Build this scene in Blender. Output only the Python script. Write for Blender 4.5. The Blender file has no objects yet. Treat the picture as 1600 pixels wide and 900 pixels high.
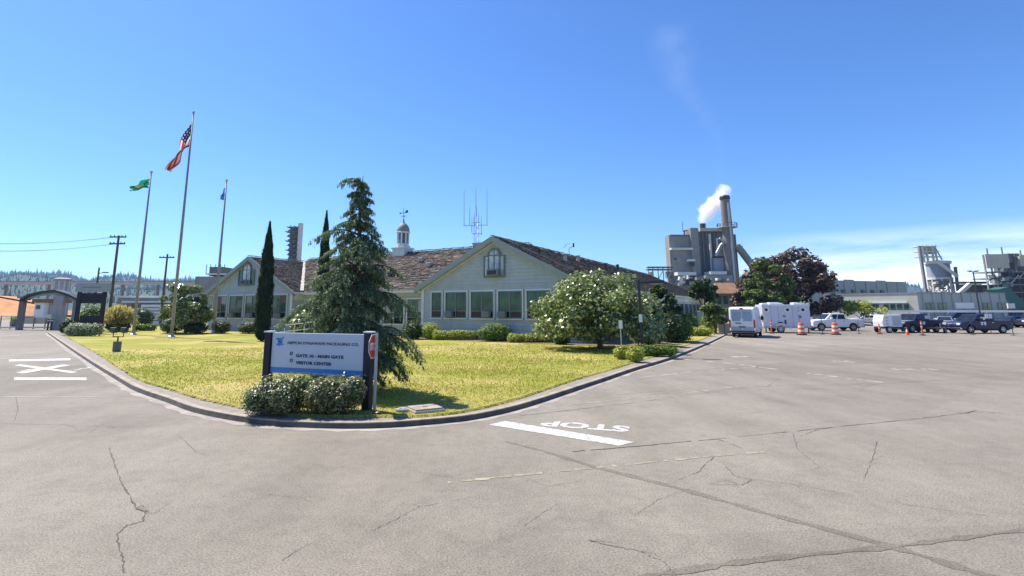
import bpy, bmesh, math, random
import numpy as np
from mathutils import Vector, Matrix
R = math.radians
sc = bpy.context.scene
COL = sc.collection
rnd = random.Random(7)
# ------------------------------------------------------------------ camera
F, CX, CY, HOR, CAMH = 800.0, 745.0, 343.0, 482.0, 2.5
PITCH = math.atan((HOR - CY) / F)
cp, sp = math.cos(PITCH), math.sin(PITCH)
FH = F / cp
def ray(px, py):
    u, v = (px - CX) / F, (CY - py) / F
    return Vector((u, cp - v * sp, sp + v * cp))
CAM = Vector((0, 0, CAMH))
def G(px, py, z=0.0):
    d = ray(px, py); t = (z - CAMH) / d.z
    return CAM + d * t
def D(px, py, dep):
    d = ray(px, py)
    return CAM + d * (dep / d.y)
def onplane(px, py, o, n):
    d = ray(px, py); t = (o - CAM).dot(n) / d.dot(n)
    return CAM + d * t
cam_d = bpy.data.cameras.new('camera'); cam = bpy.data.objects.new('camera', cam_d); COL.objects.link(cam)
cam.location = CAM; cam.rotation_euler = (math.pi / 2 + PITCH, 0, 0)
cam_d.sensor_fit = 'HORIZONTAL'; cam_d.sensor_width = 36; cam_d.lens = F / 1600 * 36
cam_d.shift_x = (800 - CX) / 1600; cam_d.shift_y = (CY - 450) / 1600
cam_d.clip_start = 0.1; cam_d.clip_end = 20000
sc.camera = cam
# ------------------------------------------------------------------ materials
def nt(name):
    m = bpy.data.materials.new(name); m.use_nodes = True
    t = m.node_tree; t.nodes.clear()
    out = t.nodes.new('ShaderNodeOutputMaterial')
    return m, t, out
def N(t, ty, **kw):
    n = t.nodes.new(ty)
    for k, v in kw.items():
        if k in n.inputs.keys(): n.inputs[k].default_value = v
        else: setattr(n, k, v)
    return n
def L(t, a, b): t.links.new(a, b)
def ramp(t, fac, stops):
    r = t.nodes.new('ShaderNodeValToRGB'); e = r.color_ramp.elements
    while len(e) < len(stops): e.new(0.5)
    for i, (p, c) in enumerate(stops):
        e[i].position = p; e[i].color = (c[0], c[1], c[2], 1) if not isinstance(c, (int, float)) else (c, c, c, 1)
    L(t, fac, r.inputs[0]); return r.outputs[0]
def mixc(t, fac, a, b, mode='MIX'):
    m = t.nodes.new('ShaderNodeMix'); m.data_type = 'RGBA'; m.blend_type = mode
    for s, v in ((m.inputs[0], fac), (m.inputs[6], a), (m.inputs[7], b)):
        if isinstance(v, (int, float)): s.default_value = v
        elif isinstance(v, tuple): s.default_value = (v[0], v[1], v[2], 1)
        else: L(t, v, s)
    return m.outputs[2]
def noise(t, co, scale, detail=4, rough=.55):
    n = t.nodes.new('ShaderNodeTexNoise'); n.inputs['Scale'].default_value = scale
    n.inputs['Detail'].default_value = detail; n.inputs['Roughness'].default_value = rough
    if co is not None: L(t, co, n.inputs['Vector'])
    return n.outputs['Fac']
def coords(t, which='Object'): return t.nodes.new('ShaderNodeTexCoord').outputs[which]
def mat(name, col, rough=.6, metal=0, var=.12, scale=2.0, bump=0.0, bscale=30, streak=0, coat=0, spec=.5):
    m, t, out = nt(name); b = N(t, 'ShaderNodeBsdfPrincipled', Roughness=rough, Metallic=metal)
    b.inputs['Specular IOR Level'].default_value = spec
    if coat: b.inputs['Coat Weight'].default_value = coat
    co = coords(t)
    if var > 0:
        f = noise(t, co, scale, 5)
        a = tuple(max(0, c * (1 - var)) for c in col); d = tuple(min(1, c * (1 + var)) for c in col)
        c = ramp(t, f, [(.3, a), (.7, d)])
        if streak:
            mp = N(t, 'ShaderNodeMapping'); mp.inputs['Scale'].default_value = (1.2, 1.2, .06); L(t, co, mp.inputs[0])
            f2 = noise(t, mp.outputs[0], 2.0, 6)
            c = mixc(t, ramp(t, f2, [(.45, 0.0), (.8, streak)]), c, tuple(x * .35 for x in col))
        L(t, c, b.inputs['Base Color'])
    else: b.inputs['Base Color'].default_value = (*col, 1)
    if bump:
        bn = N(t, 'ShaderNodeBump', Strength=bump, Distance=.02); L(t, noise(t, co, bscale, 3), bn.inputs['Height']); L(t, bn.outputs[0], b.inputs['Normal'])
    L(t, b.outputs[0], out.inputs[0]); return m
def leafmat(name, stops, rough=.5, trans=.3, spec=.4):
    m, t, out = nt(name); b = N(t, 'ShaderNodeBsdfPrincipled', Roughness=rough)
    b.inputs['Specular IOR Level'].default_value = spec
    g = t.nodes.new('ShaderNodeNewGeometry')
    c = ramp(t, g.outputs['Random Per Island'], stops)
    L(t, c, b.inputs['Base Color'])
    tr = t.nodes.new('ShaderNodeBsdfTranslucent'); L(t, mixc(t, .5, c, (.25, .35, .05), 'MIX'), tr.inputs[0])
    mx = N(t, 'ShaderNodeMixShader'); mx.inputs[0].default_value = trans
    L(t, b.outputs[0], mx.inputs[1]); L(t, tr.outputs[0], mx.inputs[2]); L(t, mx.outputs[0], out.inputs[0]); return m
def glassmat(name, col, rough=.04):
    m, t, out = nt(name); b = N(t, 'ShaderNodeBsdfPrincipled', Roughness=rough)
    f = noise(t, coords(t), .9, 3)
    L(t, ramp(t, f, [(.35, tuple(c * .45 for c in col)), (.65, tuple(c * 1.5 for c in col))]), b.inputs['Base Color'])
    b.inputs['IOR'].default_value = 1.5; L(t, b.outputs[0], out.inputs[0]); return m
M = {}
def asphalt(name='asphalt', k=1.0):
    m, t, out = nt(name); b = N(t, 'ShaderNodeBsdfPrincipled', Roughness=.85)
    b.inputs['Specular IOR Level'].default_value = .3
    co = coords(t)
    big = noise(t, co, .06, 6, .6); mid = noise(t, co, .7, 6, .65); fine = noise(t, co, 45, 2, .7)
    c = ramp(t, big, [(.3, (.184, .161, .127)), (.5, (.233, .207, .166)), (.72, (.288, .258, .209))])
    c = mixc(t, 1.0, c, ramp(t, mid, [(.25, .80), (.5, 1.0), (.8, 1.12)]), 'MULTIPLY')
    c = mixc(t, 1.0, c, ramp(t, fine, [(.3, .5), (.5, 1.0), (.68, 1.35)]), 'MULTIPLY')
    # old resurfacing patches: cells of slightly different age
    nd = t.nodes.new('ShaderNodeTexNoise'); nd.inputs['Scale'].default_value = .5; L(t, co, nd.inputs['Vector'])
    vp = N(t, 'ShaderNodeTexVoronoi', Scale=.11); L(t, mixc(t, .12, co, nd.outputs['Color'], 'ADD'), vp.inputs['Vector'])
    c = mixc(t, 1.0, c, ramp(t, vp.outputs['Color'], [(.1, .88), (.5, 1.0), (.9, 1.07)]), 'MULTIPLY')
    c = mixc(t, 1.0, c, ramp(t, noise(t, co, 5, 5, .7), [(.3, .86), (.5, 1.0), (.75, 1.1)]), 'MULTIPLY')
    # stretched traffic wear along the street
    mp = N(t, 'ShaderNodeMapping'); mp.inputs['Rotation'].default_value = (0, 0, R(-35)); mp.inputs['Scale'].default_value = (.5, .05, 1); L(t, co, mp.inputs[0])
    wv = noise(t, mp.outputs[0], 1.2, 5)
    c = mixc(t, 1.0, c, ramp(t, wv, [(.3, .86), (.55, 1.02), (.75, 1.1)]), 'MULTIPLY')
    v = N(t, 'ShaderNodeTexVoronoi', Scale=9.0); L(t, co, v.inputs['Vector'])
    c = mixc(t, ramp(t, v.outputs['Distance'], [(.03, .75), (.06, 0.0)]), c, (.05, .045, .04))
    vo = N(t, 'ShaderNodeTexVoronoi', Scale=.35); L(t, co, vo.inputs['Vector'])
    st = ramp(t, vo.outputs['Distance'], [(.0, .35), (.28, 0.0)])
    c = mixc(t, mixc(t, 1.0, st, ramp(t, noise(t, co, 3, 4), [(.45, 0.0), (.7, 1.0)]), 'MULTIPLY'), c, (.09, .085, .08))
    if k != 1: c = mixc(t, 1.0, c, (k, k, k * .99), 'MULTIPLY')
    L(t, c, b.inputs['Base Color'])
    bn = N(t, 'ShaderNodeBump', Strength=.35, Distance=.006); L(t, noise(t, co, 70, 3, .7), bn.inputs['Height']); L(t, bn.outputs[0], b.inputs['Normal'])
    L(t, b.outputs[0], out.inputs[0]); return m
M['asphalt'] = asphalt()
def lawnmat(name, a, bb, dry, rough=.9):
    m, t, out = nt(name); b = N(t, 'ShaderNodeBsdfPrincipled', Roughness=rough)
    b.inputs['Specular IOR Level'].default_value = .15
    co = coords(t)
    c = mixc(t, ramp(t, noise(t, co, 2.2, 6, .7), [(.3, 0.0), (.7, 1.0)]), a, bb)
    c = mixc(t, ramp(t, noise(t, co, .22, 5, .6), [(.46, 0.0), (.62, .9)]), c, dry)
    mp = N(t, 'ShaderNodeMapping'); mp.inputs['Rotation'].default_value = (0, 0, R(31)); mp.inputs['Scale'].default_value = (.1, 1.1, 1); L(t, co, mp.inputs[0])
    c = mixc(t, 1.0, c, ramp(t, noise(t, mp.outputs[0], .9, 4), [(.3, .85), (.7, 1.12)]), 'MULTIPLY')
    c = mixc(t, 1.0, c, ramp(t, noise(t, co, 14, 3, .7), [(.3, .76), (.7, 1.2)]), 'MULTIPLY')
    L(t, c, b.inputs['Base Color'])
    bn = N(t, 'ShaderNodeBump', Strength=.8, Distance=.05); L(t, noise(t, co, 18, 4, .7), bn.inputs['Height']); L(t, bn.outputs[0], b.inputs['Normal'])
    L(t, b.outputs[0], out.inputs[0]); return m
M['lawn'] = lawnmat('lawn', (.23, .235, .035), (.33, .32, .055), (.46, .36, .14))
M['ground'] = lawnmat('ground', (.16, .17, .08), (.22, .2, .12), (.27, .22, .15))
M['sidewalk'] = mat('sidewalk', (.25, .212, .18), .9, var=.25, scale=6, bump=.5, bscale=50)
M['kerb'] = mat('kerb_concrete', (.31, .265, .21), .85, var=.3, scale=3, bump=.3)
M['kerbface'] = mat('kerb_face_shaded', (.095, .082, .068), .9, var=.5, scale=3)  # shade on the kerb's street face put into its colour
def paintmat():
    m, t, out = nt('road_paint'); b = N(t, 'ShaderNodeBsdfPrincipled', Roughness=.75); co = coords(t)
    c = mixc(t, ramp(t, noise(t, co, 9, 8, .75), [(.46, 0.0), (.60, .9)]), (.56, .55, .52), (.26, .24, .215))
    c = mixc(t, ramp(t, noise(t, co, 1.3, 4), [(.45, 0.0), (.75, .35)]), c, (.40, .38, .34)); L(t, c, b.inputs['Base Color']); L(t, b.outputs[0], out.inputs[0]); return m
M['paint'] = paintmat()
M['yellow'] = mat('yellow_paint', (.29, .25, .175), .8, var=.3, scale=3)
M['palewear'] = mat('pale_worn_line', (.33, .31, .28), .85, var=.2, scale=3)
M['crackfine'] = asphalt('crack_fine', .55)
M['crack'] = mat('crack_dark', (.085, .078, .07), .9, var=.3, scale=5)
M['bandtone'] = asphalt('dark_band', .74)  # asphalt colour, evenly darkened for the two long bands
M['bandtone2'] = mat('seam', (.12, .115, .11), .85, var=.3, scale=4)
M['bed'] = mat('bark_bed', (.16, .11, .075), .95, var=.4, scale=5, bump=.8)
M['siding'] = mat('siding', (.445, .475, .455), .6, var=.08, scale=1.5, streak=.15)
M['trim'] = mat('trim_white', (.62, .65, .63), .55, var=.06)
M['trimgreen'] = mat('trim_greygreen', (.27, .32, .30), .55, var=.08)
M['frame'] = mat('window_frame', (.14, .17, .165), .5, var=.1)
M['glass'] = glassmat('window_glass', (.035, .085, .055))  # green of reflected trees put into the glass colour
M['blind'] = mat('roller_blind', (.34, .34, .31), .7, var=.1)
M['blinddark'] = mat('brown_curtain', (.13, .085, .07), .8, var=.2)
M['hopper_glass'] = glassmat('lower_window_glass', (.010, .016, .016))
M['bright_glass'] = glassmat('pale_glass', (.45, .5, .55))
M['carglass'] = glassmat('car_glass', (.02, .024, .028), .03)
def shakemat(name, stops):
    m, t, out = nt(name); b = N(t, 'ShaderNodeBsdfPrincipled', Roughness=.9); b.inputs['Specular IOR Level'].default_value = .2
    g = t.nodes.new('ShaderNodeNewGeometry'); c = ramp(t, g.outputs['Random Per Island'], stops)
    co = coords(t)
    c = mixc(t, 1.0, c, ramp(t, noise(t, co, .5, 5, .7), [(.3, .7), (.7, 1.25)]), 'MULTIPLY')
    L(t, c, b.inputs['Base Color']); L(t, b.outputs[0], out.inputs[0]); return m
M['shake'] = shakemat('cedar_shake', [(0, (.105, .080, .062)), (.3, (.145, .114, .09)), (.6, (.19, .152, .122)), (.9, (.25, .205, .165)), (1, (.33, .285, .235))])
M['redshake'] = shakemat('brown_shake', [(0, (.12, .06, .035)), (.5, (.22, .12, .07)), (1, (.34, .22, .14))])
M['cap'] = mat('ridge_cap', (.46, .42, .36), .8, var=.25, scale=4)
M['dark'] = mat('dark_metal', (.025, .027, .03), .5, var=.15)
M['black'] = mat('black_rubber', (.02, .02, .021), .8, var=.1)
M['pole'] = mat('weathered_pole_metal', (.24, .25, .26), .5, metal=.15, var=.15)
M['wood'] = mat('pole_wood', (.10, .075, .055), .85, var=.3, scale=6)
M['wire'] = mat('wire', (.16, .17, .19), .6, var=0)
M['steel'] = mat('galvanised', (.38, .40, .42), .45, metal=.5, var=.12)
M['concrete'] = mat('concrete', (.36, .35, .32), .85, var=.18, scale=1, streak=.3)
M['signpost'] = mat('sign_post_navy', (.014, .013, .022), .75, var=.15)
M['signpanel'] = mat('sign_panel', (.48, .54, .62), .4, var=.04)
M['signblue'] = mat('sign_blue', (.03, .20, .55), .4, var=.05)
M['signnavy'] = mat('sign_navy_ink', (.03, .04, .09), .5, var=0)
M['white'] = mat('white_paint', (.74, .74, .74), .35, var=.04, coat=.2)
M['whitemat'] = mat('white_plain', (.72, .72, .70), .6, var=.06)
M['vanwhite'] = mat('van_white', (.76, .78, .80), .3, var=.03, coat=.4)
M['trailer'] = mat('trailer_white', (.60, .60, .70), .35, var=.03, coat=.2)
M['navycar'] = mat('navy_car_paint', (.007, .013, .05), .35, var=.05, coat=.12, spec=.3)
M['bluecar'] = mat('blue_car_paint', (.025, .05, .15), .3, var=.05, coat=.2, spec=.4)
M['silver'] = mat('silver_paint', (.5, .52, .55), .3, metal=.4, var=.04, coat=.5)
M['chrome'] = mat('chrome', (.7, .7, .72), .18, metal=1, var=0)
M['rim'] = mat('alloy_rim', (.5, .5, .52), .35, metal=.7, var=.08)
M['red'] = mat('red_paint', (.55, .03, .025), .45, var=.08)
M['orange'] = mat('safety_orange', (.75, .13, .03), .5, var=.08)
M['lampred'] = mat('tail_lamp_red', (.4, .015, .012), .2, var=0)
M['lampclear'] = mat('lamp_clear', (.75, .76, .78), .12, var=0)
M['blueplastic'] = mat('blue_plastic', (.04, .16, .55), .4, var=.06)
M['trunk'] = mat('bark', (.09, .065, .05), .9, var=.35, scale=8, bump=.6)
M['plantgrey'] = mat('plant_concrete', (.27, .255, .235), .85, var=.12, scale=.12, streak=.35)
M['plantdark'] = mat('plant_dark_cladding', (.14, .145, .15), .8, var=.2, scale=.15, streak=.4)
M['plantmid'] = mat('plant_steel_grey', (.24, .24, .245), .7, var=.2, scale=.3, streak=.3)
M['plantlight'] = mat('plant_pale', (.62, .61, .58), .7, var=.1, scale=.4)
M['stack'] = mat('stack_concrete', (.20, .175, .16), .85, var=.15, scale=.15, streak=.4)
M['bldgrey'] = mat('grey_cladding', (.31, .36, .34), .75, var=.07, scale=.3, streak=.18)
M['bldbeige'] = mat('beige_wall', (.42, .42, .35), .8, var=.08, scale=.4, streak=.2)
M['plant_blue'] = mat('plant_blue_grey', (.27, .30, .35), .7, var=.12, scale=.3, streak=.3)
M['gallery'] = mat('pale_gallery', (.50, .46, .42), .7, var=.1, scale=.2)
M['teal'] = mat('teal_panel', (.015, .105, .10), .6, var=.1)
M['chips'] = mat('wood_chips', (.55, .25, .10), .95, var=.25, scale=.4, bump=.8, bscale=3)
M['tan'] = mat('tan_panel', (.48, .45, .36), .7, var=.1, scale=.3, streak=.2)
def flagmat(name, kind):
    m, t, out = nt(name); b = N(t, 'ShaderNodeBsdfPrincipled', Roughness=.8); uv = coords(t, 'UV')
    s = t.nodes.new('ShaderNodeSeparateXYZ'); L(t, uv, s.inputs[0])
    def mth(op, a, v):
        k = t.nodes.new('ShaderNodeMath'); k.operation = op
        for i, q in enumerate((a, v)):
            if q is None: continue
            if isinstance(q, (int, float)): k.inputs[i].default_value = q
            else: L(t, q, k.inputs[i])
        return k.outputs[0]
    if kind == 'us':
        st = mth('GREATER_THAN', mth('MODULO', mth('MULTIPLY', s.outputs[1], 13), 2), 1)
        c = mixc(t, st, (.5, .02, .04), (.78, .76, .74))
        v = N(t, 'ShaderNodeTexVoronoi', Scale=1.0)
        mp = N(t, 'ShaderNodeMapping'); mp.inputs['Scale'].default_value = (14, 9, 1); L(t, uv, mp.inputs[0]); L(t, mp.outputs[0], v.inputs['Vector']); v.inputs['Randomness'].default_value = 0
        stars = mth('LESS_THAN', v.outputs['Distance'], .22)
        can = mixc(t, stars, (.02, .03, .12), (.75, .75, .78))
        c = mixc(t, mth('MULTIPLY', mth('LESS_THAN', s.outputs[0], .4), mth('GREATER_THAN', s.outputs[1], .46)), c, can)
    elif kind == 'green':
        gr = N(t, 'ShaderNodeTexGradient', gradient_type='SPHERICAL')
        mp = N(t, 'ShaderNodeMapping'); mp.inputs['Location'].default_value = (-2.5, -2, 0); mp.inputs['Scale'].default_value = (5, 4, 1); L(t, uv, mp.inputs[0]); L(t, mp.outputs[0], gr.inputs[0])
        c = mixc(t, mth('GREATER_THAN', gr.outputs[1], .1), (.01, .26, .12), (.7, .6, .25))
    else: c = mixc(t, mth('GREATER_THAN', s.outputs[1], 2), (.05, .18, .5), (.05, .18, .5))
    L(t, c, b.inputs['Base Color'])
    tr = t.nodes.new('ShaderNodeBsdfTranslucent'); L(t, c, tr.inputs[0]); mx = N(t, 'ShaderNodeMixShader'); mx.inputs[0].default_value = .35
    L(t, b.outputs[0], mx.inputs[1]); L(t, tr.outputs[0], mx.inputs[2]); L(t, mx.outputs[0], out.inputs[0]); return m
# foliage
M['magnolia'] = leafmat('magnolia_leaf', [(0, (.04, .075, .012)), (.25, (.10, .15, .03)), (.5, (.19, .25, .06)), (.78, (.40, .45, .16)), (1, (.68, .68, .42))], .32, .25, .6)
M['cedar'] = leafmat('cedar_needle', [(0, (.03, .065, .045)), (.4, (.075, .14, .085)), (.75, (.18, .26, .15)), (1, (.36, .44, .25))], .5, .2, .25)
M['cypress'] = leafmat('cypress_leaf', [(0, (.010, .022, .012)), (.6, (.02, .042, .018)), (1, (.04, .07, .025))], .7, .08, .2)
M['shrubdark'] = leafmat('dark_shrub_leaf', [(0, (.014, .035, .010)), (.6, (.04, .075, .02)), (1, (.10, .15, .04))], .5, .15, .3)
M['shrubgreen'] = leafmat('green_shrub_leaf', [(0, (.07, .13, .015)), (.6, (.15, .25, .03)), (1, (.28, .38, .07))], .5, .25, .3)
M['shrubyellow'] = leafmat('yellowgreen_leaf', [(0, (.20, .24, .02)), (.5, (.42, .45, .06)), (1, (.62, .62, .14))], .5, .3, .3)
M['spiky'] = leafmat('golden_leaf', [(0, (.30, .20, .05)), (.4, (.70, .52, .16)), (1, (.85, .72, .36))], .6, .5, .3)
M['pale'] = leafmat('grey_pale_leaf', [(0, (.14, .18, .08)), (.5, (.34, .40, .22)), (1, (.62, .65, .45))], .6, .25, .3)
M['hedge'] = leafmat('sign_hedge_leaf', [(0, (.025, .035, .012)), (.35, (.07, .085, .03)), (.65, (.15, .17, .06)), (.87, (.30, .31, .14)), (1, (.55, .53, .34))], .4, .2, .5)
M['maple'] = leafmat('purple_maple_leaf', [(0, (.03, .012, .016)), (.5, (.075, .034, .036)), (.85, (.15, .08, .07)), (1, (.28, .18, .15))], .5, .15, .4)
M['midtree'] = leafmat('tree_leaf', [(0, (.03, .06, .012)), (.5, (.09, .14, .03)), (1, (.22, .27, .07))], .5, .25, .3)
M['forest'] = leafmat('hill_forest', [(0, (.008, .02, .014)), (.6, (.015, .033, .02)), (1, (.03, .055, .025))], .8, 0, .1)
M['hillgreen'] = mat('hill_green', (.03, .055, .03), .95, var=.5, scale=.02)
M['grassblade'] = leafmat('grass_blade', [(0, (.24, .26, .03)), (.45, (.44, .42, .07)), (.8, (.60, .52, .13)), (1, (.70, .56, .24))], .8, .4, .1)
# ------------------------------------------------------------------ mesh helpers
def seto(o, label=None, cat=None, group=None, kind=None):
    if label: o['label'] = label
    if cat: o['category'] = cat
    if group: o['group'] = group
    if kind: o['kind'] = kind
    return o
def thing(name, label, cat, loc=(0, 0, 0), rz=0, group=None):
    o = bpy.data.objects.new(name, None); COL.objects.link(o); o.location = loc; o.rotation_euler = (0, 0, rz); o.empty_display_size = .3
    return seto(o, label, cat, group)
def rootmat(o):
    while o.parent: o = o.parent
    return Matrix.Translation(o.location) @ Matrix.Rotation(o.rotation_euler.z, 4, 'Z')
class MB:
    def __init__(s, xf=None): s.v, s.f, s.mi, s.xf, s.uv, s.cm = [], [], [], xf, {}, 0
    def P(s, p):
        p = Vector(p)
        if s.xf is not None: p = s.xf @ p
        s.v.append(tuple(p)); return len(s.v) - 1
    def poly(s, pts, uv=None):
        s.f.append([s.P(p) for p in pts]); s.mi.append(s.cm)
        if uv: s.uv[len(s.f) - 1] = uv
    def face(s, idx): s.f.append(list(idx)); s.mi.append(s.cm)
    def hexa(s, p):      # p: 8 pts, bottom 4 ccw, top 4 ccw
        i = [s.P(q) for q in p]
        for a in ((3, 2, 1, 0), (4, 5, 6, 7), (0, 1, 5, 4), (1, 2, 6, 5), (2, 3, 7, 6), (3, 0, 4, 7)): s.face([i[k] for k in a])
    def box(s, x0, x1, y0, y1, z0, z1):
        s.hexa([(x0, y0, z0), (x1, y0, z0), (x1, y1, z0), (x0, y1, z0), (x0, y0, z1), (x1, y0, z1), (x1, y1, z1), (x0, y1, z1)])
    def beam(s, a, b, w, h=None):
        a, b = Vector(a), Vector(b); d = (b - a).normalized(); h = h or w
        u = d.cross(Vector((0, 0, 1)))
        u = Vector((1, 0, 0)) if u.length < 1e-4 else u.normalized()
        q = u.cross(d).normalized(); u = u * w / 2; q = q * h / 2
        s.hexa([a - u - q, a + u - q, a + u + q, a - u + q, b - u - q, b + u - q, b + u + q, b - u + q])
    def tube(s, pts, rad, n=8, caps=True):
        pts = [Vector(p) for p in pts]; rr = rad if isinstance(rad, (list, tuple)) else [rad] * len(pts)
        rings = []; u0 = None
        for i, p in enumerate(pts):
            d = (pts[min(i + 1, len(pts) - 1)] - pts[max(i - 1, 0)]).normalized()
            u = d.cross(Vector((0, 0, 1))) if u0 is None else u0 - d * u0.dot(d)
            if u.length < 1e-4: u = d.cross(Vector((0, 1, 0)))
            u.normalize(); u0 = u; w = d.cross(u)
            rings.append([s.P(p + (u * math.cos(2 * math.pi * k / n) + w * math.sin(2 * math.pi * k / n)) * rr[i]) for k in range(n)])
        for a, b in zip(rings, rings[1:]):
            for k in range(n): s.face([a[k], a[(k + 1) % n], b[(k + 1) % n], b[k]])
        if caps: s.face(rings[0][::-1]); s.face(rings[-1])
    def lathe(s, prof, c=(0, 0, 0), n=16):
        rings = [[s.P((c[0] + r * math.cos(2 * math.pi * k / n), c[1] + r * math.sin(2 * math.pi * k / n), c[2] + z)) for k in range(n)] for r, z in prof]
        for a, b in zip(rings, rings[1:]):
            for k in range(n): s.face([a[k], a[(k + 1) % n], b[(k + 1) % n], b[k]])
        s.face(rings[0][::-1]); s.face(rings[-1])
    def prism(s, poly, y0, y1):   # poly of (x,z)
        a = [s.P((x, y0, z)) for x, z in poly]; b = [s.P((x, y1, z)) for x, z in poly]
        s.face(a); s.face(b[::-1])
        n = len(poly)
        for i in range(n): s.face([a[(i + 1) % n], a[i], b[i], b[(i + 1) % n]])
    def build(s, name, m, parent=None, world=False, smooth=False, bevel=0, fixn=True):
        me = bpy.data.meshes.new(name)
        v = s.v
        if world and parent is not None:
            inv = rootmat(parent).inverted(); v = [tuple(inv @ Vector(p)) for p in v]
        me.from_pydata(v, [], s.f)
        ms = m if isinstance(m, (list, tuple)) else [m]
        for k in ms: me.materials.append(M[k] if isinstance(k, str) else k)
        if len(ms) > 1: me.polygons.foreach_set('material_index', s.mi)
        if s.uv:
            ul = me.uv_layers.new(name='UVMap')
            for fi, uvs in s.uv.items():
                for li, q in zip(me.polygons[fi].loop_indices, uvs): ul.data[li].uv = q
        if fixn and len(s.f) < 6000:
            bm = bmesh.new(); bm.from_mesh(me); bmesh.ops.recalc_face_normals(bm, faces=bm.faces); bm.to_mesh(me); bm.free()
        if smooth: me.polygons.foreach_set('use_smooth', [True] * len(me.polygons))
        o = bpy.data.objects.new(name, me); COL.objects.link(o)
        if parent is not None: o.parent = parent
        if bevel:
            b = o.modifiers.new('bevel', 'BEVEL'); b.width = bevel; b.segments = 2; b.limit_method = 'ANGLE'; b.angle_limit = R(35); b.harden_normals = False
        return o
def npmesh(name, V, Fn, m, parent=None, smooth=False):
    """V (n,3), Fn (k,4) quads"""
    me = bpy.data.meshes.new(name); V = np.asarray(V, np.float32); Fn = np.asarray(Fn, np.int32)
    me.vertices.add(len(V)); me.vertices.foreach_set('co', V.ravel())
    k = Fn.shape[1]; me.loops.add(Fn.size); me.loops.foreach_set('vertex_index', Fn.ravel())
    me.polygons.add(len(Fn)); me.polygons.foreach_set('loop_start', np.arange(0, Fn.size, k, dtype=np.int32))
    me.update(calc_edges=True); me.materials.append(M[m] if isinstance(m, str) else m)
    o = bpy.data.objects.new(name, me); COL.objects.link(o)
    if parent is not None: o.parent = parent
    return o
def unit(a): return a / np.maximum(np.linalg.norm(a, axis=-1, keepdims=True), 1e-9)
def leaves(C, Nrm, Ln, Wd, rng, dirs=None):
    """diamond leaves: centres C, normals Nrm, length/width arrays"""
    n = len(C); r = rng.normal(size=(n, 3)) if dirs is None else dirs
    t = unit(r - Nrm * np.sum(r * Nrm, 1, keepdims=True)); b = np.cross(Nrm, t)
    Ln = np.broadcast_to(Ln, n)[:, None]; Wd = np.broadcast_to(Wd, n)[:, None]
    V = np.stack([C - t * Ln / 2, C + b * Wd / 2 + t * Ln * .05, C + t * Ln / 2 - Nrm * Ln * .12, C - b * Wd / 2 + t * Ln * .05], 1).reshape(-1, 3)
    return V, np.arange(4 * n).reshape(n, 4)
def blobpts(blobs, n, rng, inner=.72):
    B = np.array(blobs, float); w = (B[:, 3] * B[:, 4] + B[:, 3] * B[:, 5] + B[:, 4] * B[:, 5]); w /= w.sum()
    k = rng.choice(len(B), n, p=w); d = unit(rng.normal(size=(n, 3))); rr = (inner + (1.06 - inner) * rng.random(n) ** .6 + (rng.random(n) < .07) * rng.random(n) * .22)[:, None]
    rr = rr * (1 + .10 * np.sin(d[:, :1] * 7 + k[:, None]) * np.sin(d[:, 1:2] * 6 + 2 * k[:, None]) + .08 * np.sin(d[:, 2:3] * 9 + k[:, None]))
    return B[k, :3] + d * B[k, 3:6] * rr, d / np.maximum(B[k, 3:6], .01), k
def clumpblobs(main, n, r0, r1, rng, zmin=-.5, squash=.75):
    P, d, _ = blobpts(main, n * 3, rng, .55); d = unit(d)
    P = P[d[:, 2] > zmin][:n]; r = rng.uniform(r0, r1, len(P))
    return [(p[0], p[1], p[2], q, q, q * squash) for p, q in zip(P, r)]
def crown(name, blobs, n, size, m, parent, seed=1, inner=.72, up=.6, aspect=.55, zfloor=.02):
    rng = np.random.default_rng(seed)
    C, d, _ = blobpts(blobs, n, rng, inner); d = unit(unit(d) + rng.normal(size=d.shape) * .55 + np.array([0, 0, up]))
    ok = C[:, 2] > zfloor; C, d = C[ok], d[ok]
    ln = size * rng.uniform(.7, 1.35, len(C))
    V, Fn = leaves(C, d, ln, ln * aspect, rng)
    return npmesh(name, V, Fn, m, parent)
def core(mb, blobs, k=.72, n=10):
    for x, y, z, a, b, c in blobs:
        pr = [(max(.02, math.sin(math.pi * i / n)) * 1, -math.cos(math.pi * i / n)) for i in range(n + 1)]
        rings = [[mb.P((x + a * k * r * math.cos(2 * math.pi * j / n), y + b * k * r * math.sin(2 * math.pi * j / n), max(.02, z + c * k * h))) for j in range(n)] for r, h in pr]
        for A, Bq in zip(rings, rings[1:]):
            for j in range(n): mb.face([A[j], A[(j + 1) % n], Bq[(j + 1) % n], Bq[j]])
def text_obj(body, size, m, parent, mtx, name='lettering', align='LEFT', ext=.004, bold=0, width=None):
    cu = bpy.data.curves.new('txt', 'FONT'); cu.body = body; cu.size = size; cu.align_x = align; cu.extrude = ext; cu.offset = bold; cu.resolution_u = 3
    tmp = bpy.data.objects.new('txt', cu); COL.objects.link(tmp)
    bpy.context.view_layer.update()
    me = bpy.data.meshes.new_from_object(tmp.evaluated_get(bpy.context.evaluated_depsgraph_get()))
    bpy.data.objects.remove(tmp); me.materials.clear(); me.materials.append(M[m])
    if width:
        xs = [v.co.x for v in me.vertices]; k = width / (max(xs) - min(xs))
        me.transform(Matrix.Diagonal((k, 1, 1, 1)))
    me.transform(mtx); me.name = name
    o = bpy.data.objects.new(name, me); COL.objects.link(o)
    if parent is not None: o.parent = parent
    return o
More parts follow.
